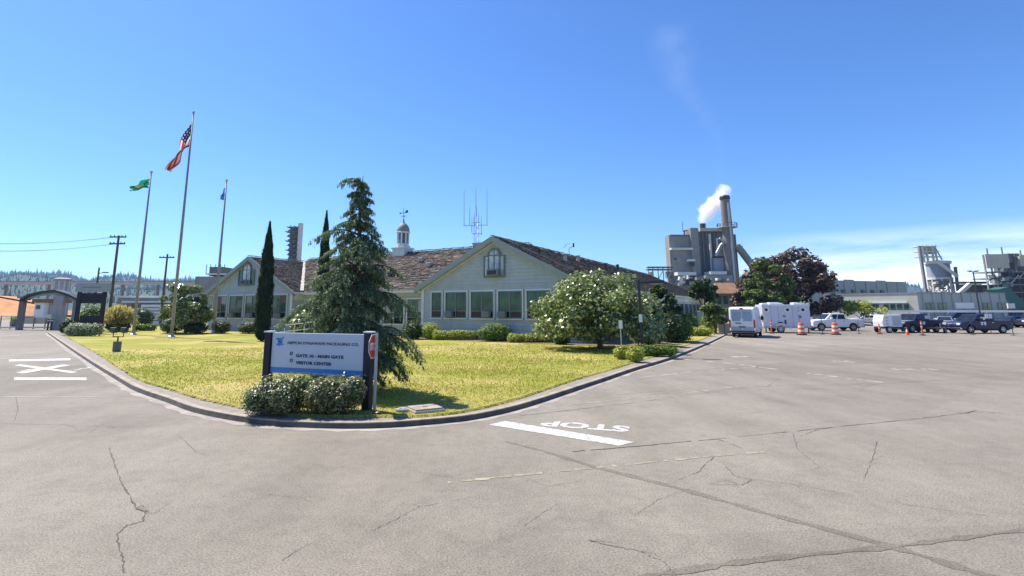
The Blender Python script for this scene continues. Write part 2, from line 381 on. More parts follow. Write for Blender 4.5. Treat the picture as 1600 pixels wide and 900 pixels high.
def frame_mtx(o, x, y, z=None):
    x, y = Vector(x).normalized(), Vector(y); y = (y - x * y.dot(x)).normalized(); z = x.cross(y)
    return Matrix(((x[0], y[0], z[0], o[0]), (x[1], y[1], z[1], o[1]), (x[2], y[2], z[2], o[2]), (0, 0, 0, 1)))
def copy_tree(o, parent=None):
    c = o.copy(); COL.objects.link(c)
    if parent is not None: c.parent = parent
    for ch in [k for k in COL.objects if k.parent == o]: copy_tree(ch, c)
    return c
# ------------------------------------------------------------------ setting
def flat(name, pts, z, m, kind='structure', parent=None):
    mb = MB(); mb.poly([(p[0], p[1], z) for p in pts]); o = mb.build(name, m, parent)
    if o.data.polygons[0].normal.z < 0: o.data.flip_normals()
    return seto(o, kind=kind) if parent is None else o
flat('ground', [(-6000, -400), (6000, -400), (6000, 9000), (-6000, 9000)], -.05, 'ground')
road = flat('road', [(-140, -60), (220, -60), (220, 118), (-140, 118)], 0, 'asphalt')
def catmull(P, n=6):
    out = []
    for i in range(len(P) - 1):
        p0, p1, p2, p3 = P[max(i - 1, 0)], P[i], P[i + 1], P[min(i + 2, len(P) - 1)]
        for k in range(n):
            t = k / n
            out.append(.5 * ((2 * p1) + (-p0 + p2) * t + (2 * p0 - 5 * p1 + 4 * p2 - p3) * t * t + (-p0 + 3 * p1 - 3 * p2 + p3) * t ** 3))
    out.append(P[-1]); return out
KP = [((74, 521), (103, 526)), ((126, 558), (149, 550)), ((185, 596), (190, 576)), ((213, 612), (222, 594)), ((260, 629), (264, 607)), ((300, 644), (312, 622)), ((360, 657), (380, 637)),
      ((430, 666), (440, 647)), ((520, 670), (520, 651)), ((600, 669), (600, 651)), ((680, 663), (680, 649)), ((740, 656), (740, 640)), ((800, 643), (797, 626)), ((850, 628), (848, 610)),
      ((900, 611), (893, 595)), ((950, 594), (945, 580)), ((993, 579), (985, 568)), ((1054, 560), (1040, 551)), ((1109, 537), (1095, 531)), ((1137, 523), (1124, 519))]
KO = catmull([G(*a) for a, b in KP]); GE = catmull([G(b[0], b[1], .13) for a, b in KP])
KH = .12
ki = []
for i, p in enumerate(KO):
    d = (KO[min(i + 1, len(KO) - 1)] - KO[max(i - 1, 0)]).normalized(); nrm = Vector((-d.y, d.x, 0))
    ki.append((p + nrm * .03, p + nrm * .2))
mb = MB()
jr = random.Random(3)
for i in range(len(KO) - 1):
    a, b = KO[i], KO[i + 1]; (a1, a2), (b1, b2) = ki[i], ki[i + 1]
    z = lambda p, h: (p[0], p[1], h)
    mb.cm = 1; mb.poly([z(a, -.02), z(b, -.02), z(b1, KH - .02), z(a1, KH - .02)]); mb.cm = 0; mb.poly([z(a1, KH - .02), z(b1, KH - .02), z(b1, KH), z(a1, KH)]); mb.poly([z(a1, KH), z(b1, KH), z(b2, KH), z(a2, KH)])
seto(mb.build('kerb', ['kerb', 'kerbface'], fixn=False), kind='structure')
mb = MB()
for i in range(len(KO) - 1):
    mb.poly([(ki[i][1].x, ki[i][1].y, KH - .004), (ki[i + 1][1].x, ki[i + 1][1].y, KH - .004), (GE[i + 1].x, GE[i + 1].y, KH - .004), (GE[i].x, GE[i].y, KH - .004)])
seto(mb.build('sidewalk', 'sidewalk', fixn=False), kind='structure')
# concrete gutter strip in front of the kerb
mb = MB()
for i in range(len(KO) - 1):
    def go(j):
        d = (KO[min(j + 1, len(KO) - 1)] - KO[max(j - 1, 0)]).normalized(); return KO[j] - Vector((-d.y, d.x, 0)) * (.22 + .05 * math.sin(j * 1.7))
    a, b = go(i), go(i + 1); mb.poly([(a.x, a.y, .004), (b.x, b.y, .004), (KO[i + 1].x, KO[i + 1].y, .004), (KO[i].x, KO[i].y, .004)])
mb.build('gutter', mat('gutter_dust', (.30, .27, .235), .9, var=.3, scale=2), road)
LZ = .145
lawn_poly = [(p.x, p.y) for p in GE] + [(46, 90), (46, 112), (-44, 112), (-43.5, 60)]
o = flat('lawn', lawn_poly, LZ, 'lawn')
# turf lip at the walk's inner edge
mb = MB(); r2 = random.Random(5)
for i in range(len(GE) - 1):
    for k in range(8):
        t = k / 8; t2 = (k + 1) / 8; a = GE[i].lerp(GE[i + 1], t); b = GE[i].lerp(GE[i + 1], t2)
        d = (GE[i + 1] - GE[i]).normalized(); n = Vector((d.y, -d.x, 0)); e = .03 + .09 * r2.random(); e2 = .03 + .09 * r2.random()
        mb.poly([(a + n * e)[:2] + (KH - .002,), (b + n * e2)[:2] + (KH - .002,), (b.x, b.y, LZ + .02), (a.x, a.y, LZ + .02)])
        mb.poly([(a.x, a.y, LZ + .02), (b.x, b.y, LZ + .02), (b - n * .3)[:2] + (LZ - .01,), (a - n * .3)[:2] + (LZ - .01,)])
mb.build('turf_edge', 'lawn', o, fixn=False)
# grass blades over the lawn, thick near the street
def inpoly(P, poly):
    x, y = P[:, 0], P[:, 1]; c = np.zeros(len(P), bool); n = len(poly)
    for i in range(n):
        x1, y1 = poly[i]; x2, y2 = poly[(i + 1) % n]
        q = ((y1 > y) != (y2 > y)); c ^= q & (x < (x2 - x1) * (y - y1) / ((y2 - y1) if abs(y2 - y1) > 1e-9 else 1e-9) + x1)
    return c
rng = np.random.default_rng(11)
nb = 230000
rad = 11 + 27 * rng.random(nb) ** 1.25; ang = rng.uniform(-1.0, .85, nb)
P = np.stack([rad * np.sin(ang), rad * np.cos(ang)], 1); P = P[inpoly(P, [(p.x, p.y) for p in GE] + [(20, 60), (-30, 60)])]
pat = np.sin(P[:, 0] * .9 + 1.3 * np.sin(P[:, 1] * .7)) + np.sin(P[:, 1] * 1.3 + P[:, 0] * .4)
P = P[rng.random(len(P)) < (.6 + .2 * pat) * np.clip((37 - np.hypot(P[:, 0], P[:, 1])) / 14, 0, 1)]
n = len(P); far = np.clip((np.hypot(P[:, 0], P[:, 1]) - 11) / 25, 0, 1)
h = rng.uniform(.02, .055, n) * (1 + .3 * far); w = .012 + .03 * far; az = rng.uniform(0, 6.283, n); ln = rng.normal(0, .022, (n, 2))
b0 = np.stack([P[:, 0] - w * np.cos(az), P[:, 1] - w * np.sin(az), np.full(n, LZ - .005)], 1)
b1 = np.stack([P[:, 0] + w * np.cos(az), P[:, 1] + w * np.sin(az), np.full(n, LZ - .005)], 1)
tp = np.stack([P[:, 0] + ln[:, 0], P[:, 1] + ln[:, 1], LZ + h], 1)
o = npmesh('grass', np.stack([b0, b1, tp], 1).reshape(-1, 3), np.arange(3 * n).reshape(n, 3), 'grassblade'); seto(o, kind='stuff')
# ---- road markings, seams and cracks (children of the road)
def strip(name, px, w, z, m, jag=0, seed=1, sub=1, skip=0):
    P = [G(*p) for p in px]; q = random.Random(seed)
    if sub > 1:
        P2 = []
        for a, b in zip(P, P[1:]):
            for k in range(sub): P2.append(a.lerp(b, k / sub) + (Vector((q.uniform(-1, 1), q.uniform(-1, 1), 0)) * jag if k else Vector((0, 0, 0))))
        P2.append(P[-1]); P = P2
    mb = MB(); pr = None
    for i, p in enumerate(P):
        d = (P[min(i + 1, len(P) - 1)] - P[max(i - 1, 0)]).normalized(); n = Vector((-d.y, d.x, 0))
        ww = w[0] + (w[1] - w[0]) * i / (len(P) - 1) if isinstance(w, tuple) else w
        if jag: ww *= q.uniform(.35, 1.3)
        c = (p + n * ww / 2, p - n * ww / 2)
        if pr and not (skip and q.random() < skip): mb.poly([(pr[0].x, pr[0].y, z), (pr[1].x, pr[1].y, z), (c[1].x, c[1].y, z), (c[0].x, c[0].y, z)])
        pr = c
    return mb.build(name, m, road, fixn=False)
CR = [([(170, 700), (178, 725), (190, 755), (205, 780), (212, 795), (228, 798), (223, 815), (197, 822), (183, 835), (186, 856), (193, 880), (192, 905)], .030),
      ([(590, 826), (640, 800), (655, 792), (745, 776)], .014), ([(440, 876), (470, 857), (485, 850)], .012), ([(290, 690), (305, 706), (325, 712)], .015),
      ([(810, 650), (900, 640), (1000, 628), (1100, 614), (1180, 604), (1370, 600), (1600, 586)], .035), ([(895, 706), (1000, 697), (1120, 686), (1300, 668), (1440, 654), (1520, 644), (1570, 648), (1610, 651)], .045),
      ([(1510, 646), (1525, 642), (1570, 646)], .06), ([(1115, 714), (1090, 738), (1060, 750)], .018), ([(1135, 730), (1150, 745), (1175, 750), (1160, 758), (1110, 757)], .02),
      ([(1240, 678), (1245, 700), (1280, 730), (1268, 735)], .016), ([(1370, 690), (1362, 720), (1350, 748)], .016), ([(1180, 750), (1240, 757), (1300, 768), (1340, 775)], .014), ([(1410, 788), (1480, 798), (1560, 808)], .014),
      ([(920, 845), (1000, 862), (1040, 880), (1060, 905)], .016), ([(820, 822), (850, 800), (870, 788)], .012), ([(855, 760), (890, 755), (915, 750)], .013), ([(1000, 800), (1030, 780), (1090, 760)], .012),
      ([(0, 662), (90, 664), (180, 668), (260, 666)], .02), ([(25, 620), (28, 640), (22, 660)], .025), ([(640, 735), (700, 745), (760, 752)], .010), ([(400, 772), (470, 778), (530, 772)], .010), ([(905, 575), (1000, 572), (1090, 566)], .02)]
q_ = random.Random(77)
for i, (p, w) in enumerate(CR):
    strip('crack', p, (w * .6, w * .35), .006, 'crack', jag=.014, seed=i, sub=12, skip=.06)
    for k in range(2 if len(p) > 3 else 1):      # side branches that run out
        a = p[q_.randrange(len(p) - 1)]; dx = q_.choice((-1, 1)) * q_.uniform(12, 55); br = [a, (a[0] + dx * .5, a[1] + q_.uniform(-8, 8)), (a[0] + dx, a[1] + q_.uniform(-16, 16))]
        strip('crack', br, (w * .5, w * .15), .0075, 'crackfine', jag=.02, seed=50 + i * 3 + k, sub=8, skip=.15)
strip('dark_band', [(790, 690), (850, 705), (930, 730), (1050, 760), (1200, 803), (1390, 853), (1560, 905)], (.10, .17), .0032, 'bandtone', jag=.006, seed=3, sub=8)
strip('dark_band', [(960, 908), (1100, 887), (1200, 873), (1390, 855), (1500, 841), (1620, 826)], .10, .0042, 'bandtone', jag=.006, seed=4, sub=8)
strip('patch_edge', [(0, 620), (80, 620), (160, 620)], .10, .004, 'palewear', jag=.02, sub=6)
for p, w in (([(700, 754), (820, 742), (970, 727), (1110, 713), (1200, 706)], .09), ([(895, 632), (1000, 622), (1085, 613), (1165, 602)], .10), ([(905, 622), (1000, 613), (1080, 606)], .06), ([(1440, 567), (1510, 574), (1610, 584)], .10)):
    strip('faded_line', p, w, .0045, 'yellow', jag=.012, sub=22, seed=int(p[0][0]), skip=.22)
for p, w in (([(1050, 560), (1150, 569), (1260, 583), (1380, 598)], .22), ([(1395, 577), (1460, 577)], .5), ([(1300, 566), (1335, 566)], .3), ([(1000, 590), (1090, 580), (1200, 572)], .12)):
    strip('faded_line', p, w, .0042, 'palewear', jag=.03, sub=16, seed=int(p[0][0]), skip=.3)
strip('arrow_mark', [(1310, 565), (1330, 564)], .6, .006, 'yellow', jag=.08, sub=4)
strip('arrow_mark', [(1145, 558), (1168, 557)], .3, .006, 'paint', jag=.05, sub=4)
strip('arrow_mark', [(18, 524), (45, 523)], .3, .006, 'paint', jag=.02, sub=4)
# stop bar and STOP
def quad_mark(name, px, m='paint', z=.006):
    mb = MB(); mb.poly([G(p[0], p[1]) + Vector((0, 0, z)) for p in px]); return mb.build(name, m, road)
quad_mark('stop_bar', [(764, 664), (788, 658), (991, 691), (968, 697)])
S0, S1 = G(986, 671), G(846, 660)       # lettering runs from S (east) to P
base = S0; xd = (S1 - S0)
yd = Vector((xd.y, -xd.x, 0)); yd = yd if yd.y < 0 else -yd
def roadtext(body, o, x, y, h, wd):
    o = Vector((o.x, o.y, .006)); m = frame_mtx(o, x, y)
    return text_obj(body, h, 'paint', road, m @ Matrix.Diagonal((1, 1, .1, 1)), 'road_lettering', bold=.03, width=wd, ext=.001)
roadtext('STOP', G(984, 667), G(849, 657.5) - G(984, 667), yd, .74, (G(849, 657.5) - G(984, 667)).length)
# rail crossing mark
quad_mark('crossing_bar', [(14, 562), (110, 560), (110, 563), (14, 565)])
quad_mark('crossing_bar', [(22, 590), (135, 590), (135, 594), (22, 594)])
quad_mark('crossing_cross', [(22, 571), (32, 569.5), (122, 581.5), (112, 583)], z=.006)
quad_mark('crossing_cross', [(24, 582.5), (36, 584), (110, 571), (98, 569.8)], z=.009)
strip('faded_line', [(-20, 560), (60, 559), (125, 557)], .16, .0042, 'palewear', jag=.02, sub=5)
def rr(px, py): 
    a = G(px, py); return roadtext('R', a, Vector((1, 0, 0)), Vector((0, 1, 0)), 1.5, .30)
rr(23, 580); rr(106, 579)
# ---- hills far off
def hill(name, d, prof, back, m, seed):
    """prof: (px, py) skyline at distance d"""
    q = np.random.default_rng(seed); mb = MB(); nx = 60; ny = 10
    xs = [p[0] for p in prof]; ys = [p[1] for p in prof]; grid = []
    for j in range(ny + 1):
        row = []
        for i in range(nx + 1):
            px = xs[0] + (xs[-1] - xs[0]) * i / nx; py = np.interp(px, xs, ys)
            top = D(px, py, d); s = j / ny; k = math.sin(s * math.pi / 2)
            z = max(-2, top.z * k * (1 + .06 * math.sin(px * .11 + s * 5) * (1 - s))) if j else -3
            sc_ = (d - back * (1 - s)) / d
            row.append(mb.P((top.x * sc_, top.y * sc_, z)))
        grid.append(row)
    for j in range(ny):
        for i in range(nx): mb.face([grid[j][i], grid[j][i + 1], grid[j + 1][i + 1], grid[j + 1][i]])
    return seto(mb.build(name, m, smooth=True), kind='structure'), np.array([mb.v[k] for r in grid for k in r]).reshape(ny + 1, nx + 1, 3)
h1, g1 = hill('hill', 2300, [(-120, 429), (0, 430), (60, 431), (115, 433), (130, 444), (150, 442), (165, 434), (200, 434), (225, 440), (262, 444), (275, 441), (330, 441), (420, 444), (700, 446), (1000, 452)], 900, 'hillgreen', 1)
h2, g2 = hill('hill', 1300, [(-160, 440), (-40, 438), (0, 436), (30, 431), (60, 433), (90, 440), (130, 449), (180, 453), (330, 452), (600, 458)], 500, 'hillgreen', 2)
h3, g3 = hill('hill', 2600, [(1350, 475), (1390, 462), (1412, 447), (1430, 448), (1455, 456), (1475, 470), (1600, 475)], 600, 'hillgreen', 3)
def forest(g, n, hmin, hmax, seed, jmin=.35, crest=.4):
    q = np.random.default_rng(seed); V = []; Fq = []
    ny, nx = g.shape[0] - 1, g.shape[1] - 1
    for k in range(n):
        u = q.random() * nx; s = (1 - q.random() * .03 if q.random() < crest else jmin + (1 - jmin) * q.random()) * ny
        i, j = int(min(u, nx - 1e-6)), int(min(s, ny - 1e-6)); fu, fs = u - i, s - j
        p = (g[j, i] * (1 - fu) + g[j, i + 1] * fu) * (1 - fs) + (g[j + 1, i] * (1 - fu) + g[j + 1, i + 1] * fu) * fs
        h = q.uniform(hmin, hmax) * (1.8 if q.random() < .07 else 1); r = h * q.uniform(.16, .28); b = len(V); a0 = q.random() * 6
        for a in range(4): V.append((p[0] + r * math.cos(a0 + a * 1.571), p[1] + r * math.sin(a0 + a * 1.571), p[2] - 2))
        V.append((p[0], p[1], p[2] + h))
        for a in range(4): Fq.append((b + a, b + (a + 1) % 4, b + 4))
    return seto(npmesh('forest', V, Fq, 'forest'), kind='stuff')
forest(g1, 5200, 9, 19, 4); forest(g2, 2600, 4, 9, 5, .15, .2); forest(g3, 500, 8, 18, 6)
# ------------------------------------------------------------------ light
SUNEL, SH = 57, Vector((.80, -.60, 0)).normalized()
sun_d = bpy.data.lights.new('sun', 'SUN'); sun_d.energy = 4.6; sun_d.angle = R(.53); sun_d.color = (1, .93, .82)
sun = bpy.data.objects.new('sun', sun_d); COL.objects.link(sun)
sd = Vector((SH.x * math.cos(R(SUNEL)), SH.y * math.cos(R(SUNEL)), -math.sin(R(SUNEL))))
sun.rotation_euler = sd.to_track_quat('-Z', 'Y').to_euler(); sun.location = (0, 0, 60)
w = bpy.data.worlds.new('World'); sc.world = w; w.use_nodes = True; t = w.node_tree; t.nodes.clear()
sky = N(t, 'ShaderNodeTexSky', sky_type='NISHITA'); sky.sun_disc = False; sky.sun_elevation = R(SUNEL)
sky.sun_rotation = math.atan2(-SH.x, -SH.y); sky.altitude = 0; sky.air_density = 1.0; sky.dust_density = .35; sky.ozone_density = 2.2
hs = N(t, 'ShaderNodeHueSaturation'); hs.inputs['Saturation'].default_value = 1.12; L(t, sky.outputs[0], hs.inputs['Color'])
# cirrus low in the east, procedural in direction
g = coords(t, 'Generated'); sx = t.nodes.new('ShaderNodeSeparateXYZ'); L(t, g, sx.inputs[0])
mp = N(t, 'ShaderNodeMapping'); mp.inputs['Rotation'].default_value = (0, R(10), 0); mp.inputs['Scale'].default_value = (3.0, 3.0, 26); L(t, g, mp.inputs[0])
nz = noise(t, mp.outputs[0], 1.1, 7, .62)
def win(o, a, b): return ramp(t, o, [(a, 0.0), (b, 1.0)])
mz = ramp(t, sx.outputs[2], [(.0, 1.0), (.04, .95), (.075, .6), (.125, .0)])
mx_ = ramp(t, sx.outputs[0], [(.40, 0.0), (.56, 1.0)])
fc = mixc(t, 1.0, mixc(t, 1.0, mz, mx_, 'MULTIPLY'), ramp(t, nz, [(.36, .15), (.56, 1.0)]), 'MULTIPLY')
tint = mixc(t, 1.0, hs.outputs[0], (.57, .78, 1.08), 'MULTIPLY')
cl = mixc(t, fc, tint, (9.5, 10, 10.6))
bg = N(t, 'ShaderNodeBackground', Strength=.10); L(t, cl, bg.inputs[0])
wo = t.nodes.new('ShaderNodeOutputWorld'); L(t, bg.outputs[0], wo.inputs[0])
sc.view_settings.view_transform = 'Standard'; sc.view_settings.look = 'None'; sc.view_settings.exposure = .85; sc.view_settings.gamma = 1
sc.view_settings.use_curve_mapping = False
sc.render.engine = 'CYCLES'; sc.cycles.max_bounces = 6; sc.cycles.transparent_max_bounces = 8; sc.cycles.volume_bounces = 6; sc.cycles.use_denoising = True
# haze
mb = MB(); mb.box(-2700, 2700, -60, 3000, -1.2, 190)
m, t, out = nt('haze_air'); pv = N(t, 'ShaderNodeVolumePrincipled', Density=.00012); pv.inputs['Color'].default_value = (.38, .62, 1, 1); pv.inputs['Anisotropy'].default_value = .3
L(t, pv.outputs[0], out.inputs['Volume'])
HAZE = seto(mb.build('haze', m), kind='stuff')
# ------------------------------------------------------------------ office building
TH = math.atan((1230 - CX) / FH)
BO = D(773, 482, 40.0); BO.z = LZ
ax, bx = Vector((math.cos(TH), -math.sin(TH), 0)), Vector((math.sin(TH), math.cos(TH), 0))
bld = thing('office_building', 'long single storey grey clapboard office building with gabled shake roofs and a cupola', 'building', BO, -TH)
BI = rootmat(bld).inverted()
def loc(px, py, b=0.0):                     # pixel -> local (x, z) on the facade plane y = b
    p = BI @ onplane(px, py, BO + bx * b, bx); return p.x, p.z
HE, HR, HW = 4.25, 7.85, 6.95               # eave, ridge, half width (walls)
LX = loc(390, 450)[0]                        # the west gable's axis
rs = random.Random(21)
def shakes(name, e0, e1, r1, r0, row=.26, wd=.42, m='shake'):
    """shake courses on the quad eave e0-e1, ridge r0-r1"""
    e0, e1, r1, r0 = map(Vector, (e0, e1, r1, r0)); nrm = (e1 - e0).cross(r0 - e0).normalized()
    if nrm.z < 0: nrm = -nrm
    up = ((r0 + r1) / 2 - (e0 + e1) / 2); nr = max(2, int(up.length / row)); V = []; Fq = []
    for i in range(nr):
        t0, t1 = i / nr, (i + 1.25) / nr; t1 = min(t1, 1)
        A0, B0 = e0.lerp(r0, t0), e1.lerp(r1, t0); A1, B1 = e0.lerp(r0, t1), e1.lerp(r1, t1)
        k = max(1, int((B0 - A0).length / wd)); cuts = sorted(min(1, max(0, (j + rs.uniform(-.3, .3)) / k)) for j in range(1, k)); cuts = [0] + cuts + [1]
        for u0, u1 in zip(cuts, cuts[1:]):
            lift = .03 + .035 * rs.random() ** 2 * 2; dz = up.normalized() * rs.uniform(-.05, .03) if i else Vector()
            a, b = A0.lerp(B0, u0 + .002) + dz, A0.lerp(B0, u1 - .002) + dz; c, d = A1.lerp(B1, u1), A1.lerp(B1, u0); q = len(V)
            for p in (a + nrm * (lift + .03), b + nrm * (lift + .03), c + nrm * .02, d + nrm * .02, a - nrm * .0, b - nrm * .0): V.append(tuple(p))
            Fq += [(q, q + 1, q + 2, q + 3), (q + 4, q + 5, q + 1, q)]
    # closed deck underneath
    q = len(V)
    for p in (e0, e1, r1, r0): V.append(tuple(p - nrm * .02))
    for p in (e0, e1, r1, r0): V.append(tuple(p - nrm * .14))
    Fq += [(q, q + 1, q + 2, q + 3), (q + 7, q + 6, q + 5, q + 4), (q, q + 4, q + 5, q + 1), (q + 1, q + 5, q + 6, q + 2), (q + 2, q + 6, q + 7, q + 3), (q + 3, q + 7, q + 4, q)]
    return npmesh(name, V, Fq, m, bld)
def capline(name, a, b, w=.32):
    a, b = Vector(a), Vector(b); n = int((b - a).length / .45); mb = MB()
    for i in range(n):
        p, q = a.lerp(b, i / n), a.lerp(b, (i + 1.15) / n); z = .05 + .04 * rs.random()
        mb.beam(p + Vector((0, 0, z + .02)), q + Vector((0, 0, z)), w * rs.uniform(.8, 1.1), .05)
    return mb.build(name, 'cap', bld)
def claps(mb, x0, x1, z0, z1, y, step=.27, lim=None, axis='x', sgn=-1):
    """lapped boards; lim(z) -> (xa, xb)"""
    z = z0
    while z < z1 - .01:
        zt = min(z + step, z1); a0, b0 = lim(z) if lim else (x0, x1); a1, b1 = lim(zt) if lim else (x0, x1)
        yo, yi = y + sgn * .075, y + sgn * .008
        j = rs.uniform(-.004, .004)
        def q(x, yy, zz): return (x, yy, zz) if axis == 'x' else (yy, x, zz)
        mb.poly([q(a0, yo + j, z), q(b0, yo + j, z), q(b1, yi, zt), q(a1, yi, zt)]); mb.poly([q(a0, y, z), q(b0, y, z), q(b0, yo + j, z), q(a0, yo + j, z)])
        z = zt
def gable_wall(name, xc, hw, y):
    mb = MB(); lim = lambda z: (xc - hw, xc + hw) if z <= HE else (xc - hw * (HR - z) / (HR - HE), xc + hw * (HR - z) / (HR - HE))
    claps(mb, 0, 0, 0, HE, y, lim=lim); claps(mb, 0, 0, HE, HR - .25, y, lim=lim)
    mb.poly([(xc - hw, y + .01, -.3), (xc + hw, y + .01, -.3), (xc + hw, y + .01, HE), (xc, y + .01, HR), (xc - hw, y + .01, HE)])
    return mb.build(name, 'siding', bld, fixn=False)
WL, OV = 62.0, .55
sl = (HR - HE) / HW; ez = HE - OV * sl
# walls
gable_wall('gable_wall', 0, HW, 0); gable_wall('gable_wall', LX, HW, 0)
mb = MB()
claps(mb, 0, WL, 0, HE, HW, .3, axis='y', sgn=1); mb.box(-HW, HW - .02, .03, WL, -.3, HE - .02)
mb.box(LX - HW, LX + HW, .03, 40, -.3, HE - .02); claps(mb, 0, 40, 0, HE, LX - HW, .3, axis='y', sgn=-1)
mb.build('long_wall', 'siding', bld, fixn=False)
CB = 1.3
mb = MB(); claps(mb, LX + HW, -HW, 0, .95, CB); claps(mb, LX + HW, -HW, 3.15, HE - .1, CB)
mb.box(LX + HW - .5, -HW + .5, CB + .02, 14, -.3, HE - .1); mb.build('link_wall', 'siding', bld, fixn=False)
# roofs
for xc, ln in ((0, WL), (LX, 40)):
    ea, eb = xc - HW - OV, xc + HW + OV; fy = -.45; hb = 7.0 if xc == 0 else 0.5
    shakes('roof', (eb, fy, ez), (eb, ln + .5, ez), (xc, ln - hb, HR), (xc, fy, HR), .27, .5)
    shakes('roof', (ea, fy, ez), (ea, ln + .5, ez), (xc, ln - hb, HR), (xc, fy, HR), .3, .6)
    if xc == 0: shakes('roof', (ea, ln + .5, ez), (eb, ln + .5, ez), (xc, ln - hb, HR), (xc, ln - hb, HR), .4, .6)
    capline('ridge_cap', (xc, fy, HR + .03), (xc, ln - hb, HR + .03))
LR = 8.2; LY = CB + 6.2
shakes('roof', (LX + 3, CB - .6, HE - .35), (-3.2, CB - .6, HE - .35), (-.2, LY, LR), (LX + .2, LY, LR), .27, .45)
shakes('roof', (LX + 3, LY + 6.8, HE - .35), (-3.2, LY + 6.8, HE - .35), (-.2, LY, LR), (LX + .2, LY, LR), .4, .7)
capline('ridge_cap', (LX + .5, LY, LR + .03), (-.5, LY, LR + .03))
# pale flashing line in the west valley and down the east slope
def onroof(t, y, s=1): return Vector((s * (HW + OV) * (1 - t), y, ez + (HR + 0 - ez) * t + .1))
mb = MB()
for i in range(26):
    t0 = i / 26; p, q = onroof(1 - t0 * .95, 1.6 + 3.4 * t0), onroof(1 - (t0 + .05) * .95, 1.6 + 3.4 * (t0 + .05))
    mb.beam(p, q, rs.uniform(.16, .3), .06)
mb.build('flashing', 'cap', bld)
vx = LX + HW * (1 - .85)
mb = MB(); a = BI @ onplane(466, 407, BO + bx * 5.5, bx); b = Vector((LX + HW + .3, CB - .4, HE - .1))
for i in range(20):
    P0, P1 = Vector((LX + .3, 6.9, HR - .05)), Vector((LX + 7.4, .7, ez + .12))
    mb.beam(P0.lerp(P1, i / 20) + Vector((0, 0, .06)), P0.lerp(P1, (i + 1.1) / 20) + Vector((0, 0, .06)), rs.uniform(.22, .36), .08)
mb.build('flashing', 'cap', bld)
for (x, y) in ((2.4, 9), (1.8, 14), (2.2, 22), (1.3, 30)):
    t = 1 - x / (HW + OV); p = onroof(t, y); mb = MB(); mb.lathe([(.16, -.2), (.16, .45), (.24, .47), (.24, .56), (.03, .62)], p, 10); mb.build('roof_vent', 'dark' if y > 20 else 'cap', bld)
for (x, yf) in ((-9.5, .55), (-13.0, .35), (-11.2, .7)):
    mb = MB(); z = HE - .35 + (LR - HE + .35) * yf; y = CB - .6 + (LY - CB + .6) * yf
    mb.box(x - .25, x + .25, y - .28, y + .25, z, z + .38); mb.build('roof_vent', 'cap' if yf > .5 else 'dark', bld, bevel=.04)
# rake boards, soffits, eave fascia, gutters
for xc in (0, LX):
    mb = MB()
    for s in (-1, 1):
        a, b = Vector((xc + s * (HW + OV + .02), -.47, ez - .12)), Vector((xc, -.47, HR - .12))
        mb.beam(a, b, .06, .34); mb.beam(a + Vector((0, .14, -.22)), b + Vector((0, .14, -.22)), .34, .05)
    mb.build('rake_board', 'trimgreen', bld)
    mb = MB()
    for s in (-1, 1): mb.beam(Vector((xc + s * (HW + .0), -.07, HE - .30)), Vector((xc, -.07, HR - .32)), .05, .22)
    mb.build('frieze_board', 'trim', bld)
    for s in (-1, 1):
        mb = MB(); x = xc + s * (HW + OV); ln = WL if xc == 0 else 40
        mb.box(min(x, x + s * .1), max(x, x + s * .1), -.4, ln + .4, ez - .16, ez + .02); mb.box(min(xc + s * HW, x), max(xc + s * HW, x), -.35, ln, ez - .2, ez - .15)
        mb.box(min(xc + s * (HW + .05), xc + s * (HW + .09)), max(xc + s * (HW + .05), xc + s * (HW + .09)), .05, ln, ez - .75, ez - .2)
        mb.build('gutter', 'trim', bld)
    for s in (-1, 1): mb = MB(); x = xc + s * (HW - .1); mb.box(x - .13, x + .13, -.10, -.02, 0, HE - .05); mb.build('corner_board', 'trim', bld)
mb = MB(); mb.box(LX + HW + OV + .12, -HW - OV - .12, CB - .72, CB - .58, HE - .52, HE - .32); mb.box(LX + HW + OV + .12, -HW - OV - .12, CB - .57, CB - .02, HE - .52, HE - .46); mb.build('gutter', 'trim', bld)
